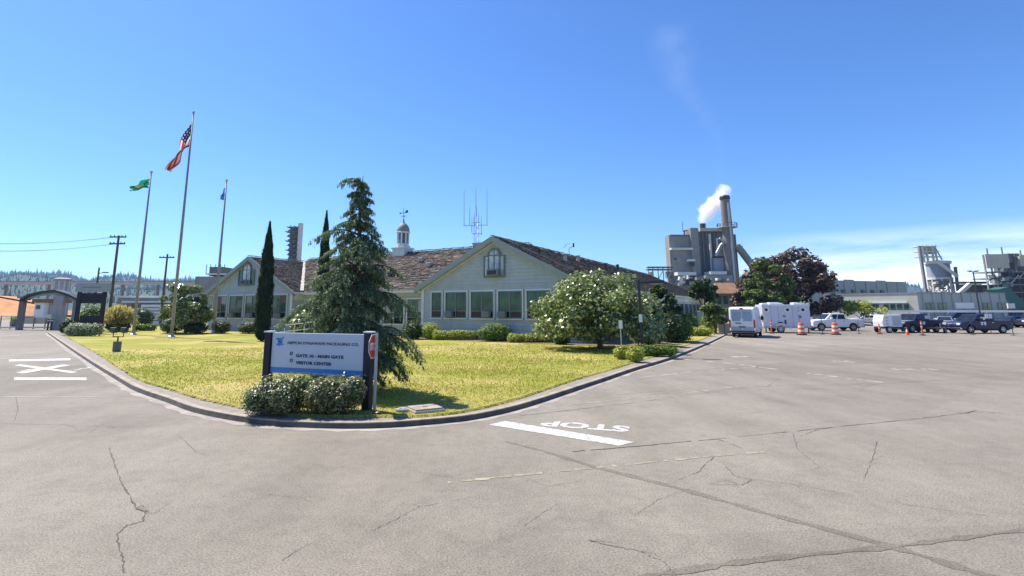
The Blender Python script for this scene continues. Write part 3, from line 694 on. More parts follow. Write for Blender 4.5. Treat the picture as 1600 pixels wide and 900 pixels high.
# windows
def window(x0, x1, z0, z1, y, mull=1, ac=None, low=.27, tr=None, blind=False):
    """frame proud of the wall, panes set back, an awning row below"""
    y -= .06; tr = tr or (lambda x, yy, z: (x, yy, z)); mb = MB(); d0, d1 = y - .10, y - .03; fw = .07
    def bx_(a, b, c, d, e=d0, f=d1):
        P = [tr(p, q, r) for r in (c, d) for p, q in ((a, e), (b, e), (b, f), (a, f))]; mb.hexa(P)
    bx_(x0, x0 + fw, z0, z1); bx_(x1 - fw, x1, z0, z1); bx_(x0 + fw, x1 - fw, z0, z0 + fw); bx_(x0 + fw, x1 - fw, z1 - fw, z1)
    zl = z0 + (z1 - z0) * low; cells = []
    xs = [x0 + fw + (x1 - x0 - 2 * fw) * k / (mull + 1) for k in range(mull + 2)]
    for k in range(1, mull + 1): bx_(xs[k] - .05, xs[k] + .05, z0 + fw, z1 - fw, y - .095, y - .035)
    bx_(x0 + fw, x1 - fw, zl - .035, zl + .035, y - .09, y - .04)
    wv = mb.build('window', 'frame', bld)
    for nm_, gm_, za, zb_ in (('pane', 'glass', zl, z1 - .02), ('hopper_pane', 'hopper_glass', z0 + .02, zl)):
        mb = MB(); mb.poly([tr(x0 + .02, y - .055, za), tr(x1 - .02, y - .055, za), tr(x1 - .02, y - .055, zb_), tr(x0 + .02, y - .055, zb_)]); mb.build(nm_, gm_, wv)
    mb = MB()
    def bz(a, b, c, d, e, f): mb.hexa([tr(p, q, r) for r in (c, d) for p, q in ((a, e), (b, e), (b, f), (a, f))])
    bz(x0 - .1, x1 + .1, z0 - .1, z0 - .005, y - .16, y - .03); bz(x0 - .12, x0 - .005, z0, z1, y - .075, y - .03); bz(x1 + .005, x1 + .12, z0, z1, y - .075, y - .03); bz(x0 - .12, x1 + .12, z1 + .005, z1 + .13, y - .08, y - .03)
    mb.build('window_trim', 'trim', wv)
    if blind:
        for j in range(mull + 1):
            if rs.random() < .55:
                zq = z1 - fw - (z1 - zl) * rs.uniform(.2, .95); mb = MB(); mb.poly([tr(xs[j] + .06, y - .058, zq), tr(xs[j + 1] - .06, y - .058, zq), tr(xs[j + 1] - .06, y - .058, z1 - fw), tr(xs[j] + .06, y - .058, z1 - fw)]); mb.build('blind', rs.choice(['blind', 'blind', 'blinddark']), wv)
    if ac is not None:
        xa = x0 + (x1 - x0) * ac; mb = MB(); mb.box(xa - .33, xa + .33, y - .5, y - .11, z0 + .08, z0 + .52); mb.build('air_conditioner', 'plantmid', wv, bevel=.02)
        mb = MB(); 
        for k in range(6): mb.box(xa - .27, xa + .27, y - .512, y - .503, z0 + .14 + k * .055, z0 + .17 + k * .055)
        mb.build('air_conditioner_grille', 'frame', wv)
def winpx(x0, x1, y0, y1, b, **k):
    a, zt = loc(x0, y0, b); c, zb = loc(x1, y1, b); window(a, c, zb, zt, b, **k)
zt, zb = loc(735, 456)[1], loc(735, 497)[1]
for x0, x1, ml, ac in ((675, 692, 0, None), (696.5, 731, 1, .25), (736, 773, 1, .75), (778.5, 817.5, 1, .22), (823, 862, 1, None), (868, 888, 0, None)):
    a, c = loc(x0, 470)[0], loc(x1, 470)[0]; window(a + .06, c - .06, zb, zt, 0, mull=ml, ac=ac)
zt2, zb2 = loc(390, 462)[1], loc(390, 497)[1]
for x0, x1, ml, ac in ((323.5, 334.5, 0, None), (338.5, 356.5, 1, None), (360, 381.5, 1, .3), (385, 406, 1, .5), (410, 423, 0, None), (427, 450, 1, .5)):
    a, c = loc(x0, 470)[0], loc(x1, 470)[0]; window(a + .06, c - .06, zb2, zt2, 0, mull=ml, ac=ac, blind=True)
x = LX + HW + .5; k = 0
while x < -HW - 2.0:
    window(x, min(x + 2.2, -HW - .25), 1.0, 3.15, CB, mull=1, ac=.7 if k in (1, 8) else None, blind=True); x += 2.62; k += 1
for k in range(16):        # east side, in the shade of the eave
    y0 = 2.5 + k * 3.6; window(y0, y0 + 2.4, 1.0, 3.0, 0, mull=3, tr=lambda x, yy, z: (HW - yy - .0, x, z))
def palladian(pxs):
    a0, zt = loc(pxs[0], pxs[2]); a1, zb = loc(pxs[1], pxs[3]); w = a1 - a0; c = (a0 + a1) / 2; cw = w * .24; zs = zt - cw * 1.05
    mb = MB(); mb.box(a0, a1, -.11, -.03, zb, zb + .12); mb.box(a0, a0 + .1, -.11, -.03, zb + .12, zs); mb.box(a1 - .1, a1, -.11, -.03, zb + .12, zs)
    for x in (c - cw - .1, c + cw): mb.box(x, x + .1, -.12, -.03, zb + .12, zs)
    mb.box(a0 + .1, c - cw - .1, -.11, -.03, zs - .1, zs); mb.box(c + cw + .1, a1 - .1, -.11, -.03, zs - .1, zs)
    n = 14
    for i in range(n):
        t0, t1 = math.pi * i / n, math.pi * (i + 1) / n; ri, ro = cw, cw + .13
        P = [(c + r * math.cos(tt), yy, zs + r * math.sin(tt)) for yy in (-.12, -.03) for r, tt in ((ri, t0), (ro, t0), (ro, t1), (ri, t1))]; mb.hexa(P)
    mb.box(c - .03, c + .03, -.1, -.04, zb + .5, zs + cw)
    mb.box(c - cw, c + cw, -.1, -.04, zs - .04, zs + .04)
    wv = mb.build('arched_window', 'frame', bld)
    mb = MB(); mb.poly([(c - cw, -.055, zb + .1), (c + cw, -.055, zb + .1)] + [(c + cw * math.cos(math.pi * i / n), -.055, zs + cw * math.sin(math.pi * i / n)) for i in range(n + 1)]); mb.build('pane', 'bright_glass', wv)
    for xa, xb in ((a0 + .1, c - cw - .1), (c + cw + .1, a1 - .1)):
        mb = MB(); mb.poly([(xa, -.055, zb + .1), (xb, -.055, zb + .1), (xb, -.055, zs - .1), (xa, -.055, zs - .1)]); mb.build('side_pane', 'bright_glass' if pxs[0] > 600 else 'glass', wv)
    mb = MB(); mb.box(c - .5, c + .5, -.45, -.13, zb + .12, zb + .62); mb.build('air_conditioner', 'plantmid', wv, bevel=.03)
    mb = MB(); mb.box(c - .38, c + .38, -.462, -.452, zb + .2, zb + .52); mb.build('air_conditioner_grille', 'dark', wv); wv.location.y = -.06
palladian((757, 790, 391, 433)); palladian((376, 398, 413, 446))
# cupola on the link roof
cx = loc(629.5, 390, LY)[0]; cz = LR
cu = MB(); cu.box(cx - .78, cx + .78, LY - .78, LY + .78, cz - 1.2, cz + .35); cu.box(cx - .88, cx + .88, LY - .88, LY + .88, cz + .35, cz + .5); cu = cu.build('cupola', 'trim', bld)
mb = MB(); mb.lathe([(.80, .5), (.80, .72), (.62, .74), (.62, .95)], (cx, LY, cz), 8); mb.build('lantern_base', 'trim', cu)
mb = MB()
for k in range(8):
    a = math.pi / 8 + k * math.pi / 4; mb.lathe([(.10, .95), (.10, 2.05)], (cx + .58 * math.cos(a), LY + .58 * math.sin(a), cz), 6)
mb.lathe([(.7, 2.05), (.74, 2.2), (.66, 2.25)], (cx, LY, cz), 16); mb.build('lantern_columns'.replace('columns', 'arcade'), 'trim', cu)
mb = MB(); mb.lathe([(.46, .9), (.46, 2.1)], (cx, LY, cz), 8); mb.build('louver', 'frame', cu)
mb = MB(); mb.lathe([(.68, 2.24), (.66, 2.5), (.56, 2.8), (.38, 3.05), (.16, 3.2), (.10, 3.4), (.03, 3.75)], (cx, LY, cz), 20); mb.build('dome', 'plantmid', cu, smooth=True)
mb = MB(); mb.tube([(cx, LY, cz + 3.6), (cx, LY, cz + 4.9)], .025, 6); mb.box(cx - .55, cx + .55, LY - .02, LY + .02, cz + 4.28, cz + 4.33)
mb.prism([(cx - .55, cz + 4.2), (cx - .28, cz + 4.31), (cx - .55, cz + 4.42)], LY - .015, LY + .015); mb.prism([(cx + .2, cz + 4.33), (cx + .6, cz + 4.33), (cx + .5, cz + 4.6), (cx + .28, cz + 4.52)], LY - .015, LY + .015)
mb.box(cx - .28, cx + .28, LY - .015, LY + .015, cz + 3.95, cz + 3.99); mb.box(cx - .015, cx + .015, LY - .28, LY + .28, cz + 3.9, cz + 3.94); mb.build('weathervane', 'dark', cu)
# chimney box by the mast
mb = MB(); x = loc(744, 385, LY)[0]; mb.box(x - .75, x + .75, LY + .6, LY + 1.6, LR - 1, LR + .45); mb.box(x - .82, x + .82, LY + .53, LY + 1.67, LR + .45, LR + .56); mb.build('chimney', 'concrete', bld)
# dish on the east roof
p = onroof(.93, 15); mb = MB(); mb.tube([p, p + Vector((0, 0, .8)), p + Vector((.5, 0, 1.0))], .03, 6); mb.tube([p + Vector((-.5, 0, .9)), p + Vector((-.3, 0, 1.2)), p + Vector((.1, 0, 1.3))], .025, 6); mb.tube([p + Vector((.5, 0, .9)), p + Vector((.5, 0, 1.3))], .09, 6); mb.build('roof_aerial', 'dark', bld)
# planting bed
mb = MB(); mb.poly([(-HW - .5, -2.4, .012), (HW + 3, -2.4, .012), (HW + 3, -.02, .012), (-HW - .5, -.02, .012)]); mb.poly([(HW + .05, -2.0, .014), (HW + 5.5, -1.0, .014), (HW + 4.5, 24, .014), (HW + .05, 24, .014)])
mb.poly([(LX - HW, -1.8, .012), (LX + HW, -1.8, .012), (LX + HW, -.02, .012), (LX - HW, -.02, .012)])
mb.xf = None
o = mb.build('planting_bed', 'bed', fixn=False); o.matrix_world = rootmat(bld); o.location = BO; o.rotation_euler = (0, 0, -TH); seto(o, kind='structure')
# ------------------------------------------------------------------ radio mast behind the roof
d = 60.0; p = D(744, 482, d); k = d / FH
mst = thing('radio_mast', 'slender lattice radio mast with whip aerials rising behind the office roof', 'mast', (p.x, p.y, 0))
zt = lambda py: CAMH + (HOR - py) * k
def leg3(mb, z0, z1, r):
    P = [Vector((r * math.cos(a), r * math.sin(a), 0)) for a in (.5, 2.6, 4.7)]; n = int((z1 - z0) / .9)
    for a in P: mb.tube([a + Vector((0, 0, z0)), a + Vector((0, 0, z1))], .03, 5)
    for i in range(n):
        for j in range(3): mb.beam(P[j] + Vector((0, 0, z0 + i * .9)), P[(j + 1) % 3] + Vector((0, 0, z0 + i * .9 + .9)), .025)
mb = MB(); leg3(mb, 0, zt(335), .32); mb.tube([(0, 0, zt(336)), (0, 0, zt(320))], .06, 6); mb.build('lattice', 'steel', mst)
def whip(px, y0, y1, r=.035):
    x = (px - 744) * k; mb = MB(); mb.tube([(x, 0, zt(y0)), (x, 0, zt(y1))], [r * 1.3, r * .6], 6); mb.build('whip_aerial', 'steel', mst)
for a in ((743.5, 322, 288), (724.5, 351, 292), (733.5, 350, 320), (761.5, 351, 290), (752.5, 366, 335), (737, 362, 338), (748, 349, 330), (741, 350, 330)): whip(*a)
for z, xa, xb in ((351, -20, -1), (350, 2, 18), (364, -7, 9), (346, -6, 6)): mb = MB(); mb.beam((xa * k, 0, zt(z)), (xb * k, 0, zt(z)), .06); mb.build('cross_arm', 'steel', mst)
# ------------------------------------------------------------------ flagpoles and flags
def flagpole(bpx, tpx, label):
    b = G(bpx[0], bpx[1], LZ); tp = D(tpx[0], tpx[1], b.y); h = tp.z - b.z
    t = thing('flagpole', label, 'flagpole', b, group='flagpoles on the front lawn')
    mb = MB(); mb.tube([(0, 0, 0), (0, 0, h * .5), (0, 0, h)], [.13, .11, .055], 12); mb.build('shaft', 'pole', t, smooth=True)
    mb = MB(); mb.lathe([(.02, h - .02), (.10, h + .05), (.13, h + .14), (.10, h + .23), (.02, h + .28)], n=10); mb.build('finial', 'cap', t, smooth=True)
    mb = MB(); mb.lathe([(.3, 0), (.3, .06), (.18, .14), (.14, .3)], n=14); mb.build('base_collar', 'steel', t)
    mb = MB(); mb.tube([(.15, -.05, 1.2), (.10, -.04, h * .98)], .012, 5); mb.build('halyard', 'whitemat', t)
    return t, b, h
T1 = flagpole((208, 523), (237, 271), 'shorter white flagpole flying the green flag'); T2 = flagpole((267.5, 526.5), (303.5, 178), 'tallest flagpole flying the striped flag'); T3 = flagpole((333.5, 521.5), (352, 284), 'short flagpole with the small limp blue flag')
def flag(name, label, T, up, lo, m, rip=.25, n=26, w=10, seed=0):
    """up / lo: pixel polylines (hoist to fly) of the two long edges, taken to the pole's own distance and given folds in depth"""
    dep = T[1].y; q = random.Random(seed)
    def pl(P, t):
        s = t * (len(P) - 1); i = min(int(s), len(P) - 2); f = s - i; a = P[i][0] + (P[i + 1][0] - P[i][0]) * f, P[i][1] + (P[i + 1][1] - P[i][1]) * f
        return D(a[0], a[1], dep)
    mb = MB(); idx = []
    for i in range(n + 1):
        t = i / n; A, Bq = pl(up, t), pl(lo, t); row = []
        for j in range(w + 1):
            s = j / w; p = A.lerp(Bq, s); y = rip * (t ** .6) * math.sin(7 * s + 9 * t + seed) + .5 * rip * math.sin(14 * s - 5 * t)
            row.append(mb.P((p.x - .10 * (1 if t > 0 else 1), p.y + y, p.z)))
        idx.append(row)
    for i in range(n):
        for j in range(w):
            mb.face([idx[i][j], idx[i + 1][j], idx[i + 1][j + 1], idx[i][j + 1]])
            mb.uv[len(mb.f) - 1] = [((i + a) / n, 1 - (j + c) / w) for a, c in ((0, 0), (1, 0), (1, 1), (0, 1))]
    o = mb.build(name, m, smooth=True, fixn=False); b0 = Vector((T[1].x, dep, T[1].z + T[2] * .93))
    o.data.transform(Matrix.Translation(-b0)); o.location = b0
    return seto(o, label, 'flag')
M['flagus'] = flagmat('striped_flag', 'us'); M['flaggreen'] = flagmat('green_flag', 'green'); M['flagblue'] = flagmat('blue_flag', 'blue')
flag('flag', 'red and white striped flag with blue canton, drooping from the tallest pole', T2, [(302.5, 188), (293, 206), (285, 226), (278, 241), (264, 266)], [(299.5, 226), (294, 231), (288, 240), (280, 253), (266, 267.5)], 'flagus', .35, seed=1)
flag('flag', 'green flag with a small yellow centre, on the pole nearest the gate sign', T1, [(236, 279), (225, 283), (214, 289), (206, 293)], [(233, 293), (226, 294), (216, 297), (207, 300)], 'flaggreen', .3, seed=2)
flag('flag', 'small plain blue flag hanging limp against its pole', T3, [(353.2, 293), (351, 297), (348, 304), (346, 310)], [(351.8, 313), (350, 312.5), (348, 312), (346, 311.5)], 'flagblue', .12, seed=3)
# ------------------------------------------------------------------ company sign
SL0, SR0 = G(415, 628, LZ), G(573, 640, LZ)
sx_ = (SR0 - SL0); SW = sx_.length; SA = math.atan2(sx_.y, sx_.x)
sign = thing('entrance_sign', 'wide pale grey company sign with blue foot band between two dark posts', 'sign', SL0, SA)
SI = rootmat(sign).inverted(); sy = Vector((-math.sin(SA), math.cos(SA), 0))
def sl_(px, py, off=0): p = SI @ onplane(px, py, SL0 + sy * off, sy); return p.x, p.z
HP = sl_(415, 519)[1]; pw = .095
for x, hz in ((0, HP), (SW, sl_(573, 520)[1])):
    mb = MB(); mb.box(x - pw, x + pw, -pw, pw, -.1, hz); po = mb.build('post', 'signpost', sign, bevel=.012)
    mb = MB(); mb.box(x - pw - .015, x + pw + .015, -pw - .015, pw + .015, hz, hz + .035); mb.build('post_cap', 'trim', po)
zt1, zb1, zm = sl_(500, 521)[1], sl_(500, 585.5)[1], sl_(500, 576.5)[1]
x0, x1 = pw + .02, SW - pw - .02
mb = MB(); mb.box(x0, x1, -.04, .04, zm, zt1); mb.build('panel', 'signpanel', sign, bevel=.006)
mb = MB(); mb.box(x0, x1, -.041, .041, zb1, zm - .003); mb.build('foot_band', 'signblue', sign, bevel=.006)
def stext(body, px, py, h, wd, m, bold=.002, name='lettering'):
    x, z = sl_(px, py); o = frame_mtx((x, -.046, z), (1, 0, 0), (0, 0, 1)); return text_obj(body, h, m, sign, o, name, ext=.003, bold=bold, width=wd)
wpx = lambda a, b: sl_(b, 540)[0] - sl_(a, 540)[0]
stext('NIPPON DYNAWAVE PACKAGING CO.', 451, 537.5, .098, wpx(451, 562), 'signnavy', .001)
stext('GATE 10 - MAIN GATE', 464, 557.5, .10, wpx(464, 538), 'signnavy', .004)
stext('VISITOR CENTER', 464, 568.5, .10, wpx(464, 520), 'signnavy', .004)
stext('3401 INDUSTRIAL WAY, LONGVIEW, WA', 455, 583.2, .065, wpx(455, 533), 'trim', .001)
for py in (552, 563):
    x, z = sl_(457, py); mb = MB()
    for i in range(18):
        a, b = 2 * math.pi * i / 18, 2 * math.pi * (i + 1) / 18; P = [(x + r * math.cos(q), yy, z + r * math.sin(q)) for yy in (-.050, -.041) for r, q in ((.024, a), (.045, a), (.045, b), (.024, b))]; mb.hexa(P)
    mb.build('bullet', 'signnavy', sign)
# blue bird-like emblem of swept strokes
mb = MB()
def stroke(P):
    q = [sl_(*p) for p in P]; mb.prism(q, -.049, -.041)
stroke([(432.5, 529), (437, 527.5), (441, 528.5), (446, 525.5), (443, 531), (438, 533), (435, 531)]); stroke([(433, 538), (437, 534.5), (441, 535), (446, 538.5), (441, 539), (438, 540.5)]); mb.build('emblem', 'signblue', sign)
mb = MB(); stroke([(436, 532), (440, 533), (444, 532), (441, 535.5), (437, 534.5)]); mb.build('emblem', 'bluecar', sign)
# stop sign, edge-on beside the post
sb = G(585, 642, LZ); stopsign = thing('stop_sign', 'red octagonal stop sign on a thin post beside the company sign', 'sign', sb)
kk = sb.y / FH; sc0 = D(580.5, 541, sb.y) - sb; hr = 19.5 * kk
nx = Vector((.98, -.20, 0)).normalized(); u = Vector((.20, .98, 0)).normalized()
mb = MB(); mb.box(-.03, .03, -.03, .03, 0, sc0.z + hr * 1.02); mb.build('post', 'steel', stopsign)
def octo(r, off, th, m, name):
    mb = MB(); c = sc0 + nx * off
    P = [c + u * r * math.cos(math.pi / 8 + k * math.pi / 4) + Vector((0, 0, r * math.sin(math.pi / 8 + k * math.pi / 4))) for k in range(8)]
    a = [mb.P(p) for p in P]; b = [mb.P(p + nx * th) for p in P]; mb.face(a[::-1]); mb.face(b)
    for k in range(8): mb.face([a[k], a[(k + 1) % 8], b[(k + 1) % 8], b[k]])
    return mb.build(name, m, stopsign)
octo(hr, .045, .006, 'white', 'rim_plate'); octo(hr * .93, .052, .003, 'red', 'face_plate')
text_obj('STOP', hr * .75, 'white', stopsign, frame_mtx(sc0 + nx * .057 - u * hr * .68 - Vector((0, 0, hr * .26)), u, (0, 0, 1)), 'lettering', ext=.001, bold=.01, width=hr * 1.36)
# ------------------------------------------------------------------ trees and shrubs
def limb(mb, a, b, r0, r1, q, bend=.15, n=5):
    a, b = Vector(a), Vector(b); L_ = (b - a).length; o = Vector((q.uniform(-1, 1), q.uniform(-1, 1), q.uniform(-.2, .6))) * bend * L_
    mb.tube([a.lerp(b, i / n) + o * math.sin(math.pi * i / n) for i in range(n + 1)], [r0 + (r1 - r0) * i / n for i in range(n + 1)], 7)
def deciduous(name, label, px, py, w, top, low, m, seed, size=.2, n=9000, stems=4, trunk_r=.18, clumps=60, rx=(.14, .26), forkz=.25, group=None, dep=None, flat_=1.0, inner=.55, off=0.0, low_fill=False):
    """w: crown width px; top, low: pixel rows of the crown's top and its lower rim"""
    b = G(px, py, LZ) if dep is None else Vector((D(px, 482, dep).x, dep, 0)); k = b.y / FH
    zt, zl, hw = CAMH + (HOR - top) * k - b.z, max(.1, CAMH + (HOR - low) * k - b.z), w * k / 2
    t = thing(name, label, 'tree', b, group=group); q = random.Random(seed); rng = np.random.default_rng(seed)
    hz = (zt - zl) / 2; zc = (zt + zl) / 2; ox = off * k
    main = [(ox, 0, zc, hw * .86, hw * .8 * flat_, hz * .88), (ox - hw * .3, 0, zc - hz * .25, hw * .68, hw * .68 * flat_, hz * .66), (ox + hw * .32, -.1, zc - hz * .3, hw * .66, hw * .62 * flat_, hz * .62), (ox + hw * .05, .1, zc + hz * .3, hw * .6, hw * .6 * flat_, hz * .66)]
    if low_fill: main += [(ox + s * hw * .45, -.2, zl + hz * .62, hw * .56, hw * .5, hz * .55) for s in (-1, 0, 1)]
    bl = clumpblobs(main, clumps, hw * rx[0], hw * rx[1], rng, -.75)
    mb = MB(); fz = zt * forkz
    mb.tube([(0, 0, -.05), (q.uniform(-.05, .05), q.uniform(-.05, .05), fz * .5), (ox * .3, 0, fz)], [trunk_r * 1.25, trunk_r, trunk_r * .9], 9)
    tr = mb.build('trunk', 'trunk', t, smooth=True)
    mb = MB()
    for i in range(stems):
        a = 2 * math.pi * i / stems + q.uniform(-.4, .4); e = Vector((ox + hw * .55 * math.cos(a), hw * .5 * math.sin(a) * flat_, zc + hz * q.uniform(-.1, .6)))
        limb(mb, (ox * .3, 0, fz * .92), e, trunk_r * .6, .03, q); 
        for j in range(3):
            s = Vector((ox * .3, 0, fz * .92)).lerp(e, q.uniform(.4, .8)); limb(mb, s, s + Vector((q.uniform(-1, 1), q.uniform(-1, 1), q.uniform(.2, 1))) * hw * .35, trunk_r * .22, .015, q)
    mb.build('limbs', 'trunk', t, smooth=True).name = 'branches'
    crown('crown', bl, n, size, m, t, seed, inner=inner)
    return t
# tall drooping cedar behind the sign
def cedar():
    b = G(549, 612, LZ); k = b.y / FH; t = thing('cedar_tree', 'tall drooping dark green cedar with tiered branches behind the company sign', 'tree', b)
    q = random.Random(5); rng = np.random.default_rng(5); H = CAMH + (HOR - 268) * k - b.z
    mb = MB(); mb.tube([(0, 0, -.05), (.02, 0, H * .3), (.06, 0, H * .6), (.03, 0, H * .9), (.10, 0, H)], [.15, .12, .075, .03, .008], 9); mb.build('trunk', 'trunk', t, smooth=True)
    zz = [0, .45, 1.4, 2.45, 3.1, 3.7, 4.3, 5.0, 5.6, 6.2, H]; rr = [1.25, 1.5, 1.55, 1.38, 1.12, .95, .78, .58, .44, .24, .08]
    C = []; Nn = []; Dd = []; Ls = []; mb = MB()
    nbr = 178; ga = 2.39996; tiers = 14
    long_ = [(2.55, math.pi, 2.15), (2.3, 3.4, 1.9), (4.55, 3.2, 1.25), (1.5, -.2, 1.95), (1.25, .15, 1.8), (2.5, -.1, 1.75), (6.2, 3.0, .6), (3.4, .1, 1.3), (3.0, 2.9, 1.5)]
    for i in range(nbr + len(long_)):
        f = (i % nbr + .5) / nbr; f = 1 - (1 - f) ** .82; tz = math.floor(f * tiers) / tiers + q.uniform(.0, .7) / tiers
        z = .35 + (H - .42) * tz * 1.03 + q.uniform(-.05, .05); Lb = np.interp(z, zz, rr) * q.choice((.62, .8, .92, 1.0, 1.08)) * q.uniform(.9, 1.08); a = i * ga + q.uniform(-.3, .3)
        if i >= nbr: z, a, Lb = long_[i - nbr]
        z = min(z, H - .04)
        dr = Vector((math.cos(a), math.sin(a), 0)); rise = q.uniform(.12, .42) * Lb; P = []
        if z > 4.4 and i < nbr: Lb *= q.uniform(.45, 1.25); rise *= .4
        for s in range(9):
            u = s / 8; P.append(Vector((.03, 0, z)) + dr * Lb * u + Vector((0, 0, rise * math.sin(u * 2.2) * 1.1 - (.30 + .14 * (z < 3)) * Lb * u ** 2.4)))
        mb.tube(P, [.03 * (1 - .88 * s / 8) * (.5 + Lb / 2) + .003 for s in range(9)], 5, caps=False)
        side = Vector((-dr.y, dr.x, 0)); ntw = int(14 + 16 * Lb)
        for j in range(ntw):
            u = q.uniform(.12, 1.0) ** .8; s = u * 8; i0 = min(int(s), 7); p = P[i0].lerp(P[i0 + 1], s - i0)
            tl = Lb * .34 * (1.15 - .7 * u) * q.uniform(.5, 1.15) + .10; sd = q.choice((-1, 1)) * q.uniform(.4, 1)
            td = (dr * q.uniform(.3, .9) + side * sd).normalized()
            for m_ in range(int(11 + tl * 24)):
                v = q.random(); e = p + td * tl * v + Vector((0, 0, -.55 * tl * v ** 1.6 + q.uniform(-.02, .03))) + Vector((q.gauss(0, .018), q.gauss(0, .018), 0))
                C.append(e); Nn.append((q.gauss(0, .5), q.gauss(0, .5), 1)); Dd.append(td * .7 + Vector((q.gauss(0, .35), q.gauss(0, .35), -.45 - .4 * v))); Ls.append(q.uniform(.035, .085))
                if q.random() < .32:
                    C.append(e + Vector((0, 0, -.06))); Nn.append((q.gauss(0, 1), q.gauss(0, 1), .3)); Dd.append(Vector((q.gauss(0, .2), q.gauss(0, .2), -1))); Ls.append(q.uniform(.06, .15))
    mb.v = [(x, max(y, -1.4), z) for x, y, z in mb.v]; mb.build('branches', 'trunk', t, smooth=True)
    C, Nn, Ls, Dd = np.array(C, float), np.array(Nn, float), np.array(Ls), np.array([tuple(d) for d in Dd], float); ok = C[:, 1] > -1.35; C, Nn, Ls, Dd = C[ok], Nn[ok], Ls[ok], Dd[ok]
    V, Fn = leaves(C, unit(Nn), Ls, Ls * .3, rng, Dd)
    npmesh('crown', V, Fn, 'cedar', t)
cedar()
def cypress(label, px, py, top, w, seed, dep=None, m='cypress'):
    b = G(px, py, LZ) if dep is None else Vector((D(px, 482, dep).x, dep, LZ)); k = b.y / FH; H = CAMH + (HOR - top) * k - b.z; r = w * k / 2
    t = thing('cypress_tree', label, 'tree', b); rng = np.random.default_rng(seed)
    mb = MB(); mb.tube([(0, 0, -.05), (0, 0, H * .9)], [.14, .02], 8); mb.build('trunk', 'trunk', t)
    n = 15000; z = rng.random(n) ** .9; pr = np.interp(z, [0, .03, .12, .4, .7, .88, 1], [.55, .8, .95, 1.0, .72, .36, .03])
    a = rng.uniform(0, 6.283, n); R_ = r * pr * (.74 + .34 * rng.random(n) ** 1.5 + .09 * np.sin(a * 5 + z * 30) + .07 * np.sin(a * 3 - z * 55))
    C = np.stack([R_ * np.cos(a), R_ * np.sin(a), .12 + z * (H - .12)], 1); nr = unit(np.stack([np.cos(a), np.sin(a), np.full(n, .15)], 1) + rng.normal(size=(n, 3)) * .45)
    dd = np.stack([np.cos(a) * .2, np.sin(a) * .2, np.ones(n)], 1) + rng.normal(size=(n, 3)) * .22; ln = rng.uniform(.12, .28, n)
    V, Fn = leaves(C, nr, ln, ln * .3, rng, dd); o = npmesh('crown', V, Fn, m, t)
    mb = MB(); mb.lathe([(r * .5 * pr_, .12 + zf * (H - .12)) for zf, pr_ in ((0, .6), (.12, .95), (.4, 1.0), (.7, .75), (.88, .4), (.97, .1))], n=10); mb.build('inner_twigs', 'shrubdark', t)
cypress('slim dark cypress column standing alone on the lawn beside the company sign', 409, 533, 345, 23, 3)
cypress('slim dark cypress half hidden behind the cedar', 503, 520, 327, 19, 4, dep=44)
deciduous('magnolia_tree', 'broad magnolia with glossy pale leaf tips in front of the gable corner', 938, 545, 184, 434, 545, 'magnolia', 11, .22, 25000, 7, .16, 120, (.15, .25),  .14, off=-7, low_fill=True)
deciduous('magnolia_tree', 'smaller glossy leaved magnolia behind the flagpoles', 290, 521, 76, 444, 515, 'magnolia', 12, .25, 14000, 5, .15, 70, (.15, .26), .2, off=-4, low_fill=True)
deciduous('garden_tree', 'dark upright evergreen rising behind the street lamp', 1036, 533, 62, 442, 530, 'shrubdark', 13, .24, 7000, 3, .14, 55, (.14, .26), .15)
deciduous('garden_tree', 'small pine with a bare stem near the far end of the office wing', 1103, 520, 44, 434, 472, 'shrubdark', 14, .32, 2600, 4, .13, 26, (.18, .34), .45)
deciduous('garden_tree', 'small green leafy tree under the pine at the end of the office wing', 1118, 521, 42, 468, 516, 'midtree', 15, .3, 2600, 3, .1, 26, (.2, .34), .3)
deciduous('maple_tree', 'huge dark purple maple behind the white trailer', 1232, 500, 150, 390, 512, 'maple', 16, .62, 15000, 6, .35, 120, (.12, .2), .2, dep=86)
deciduous('garden_tree', 'mid green tree in front of the purple maple', 1203, 505, 78, 405, 508, 'midtree', 17, .5, 9000, 5, .25, 70, (.13, .24), .2, dep=78)
deciduous('maple_tree', 'small reddish maple beside the brown roofed hut', 1170, 505, 46, 437, 505, 'maple', 18, .5, 3500, 4, .2, 32, (.18, .3), .25, dep=80)
deciduous('garden_tree', 'bright yellow green sapling before the grey windowed building', 1346, 500, 50, 468, 495, 'shrubyellow', 19, .4, 1500, 4, .07, 20, (.2, .34), .2, dep=80)
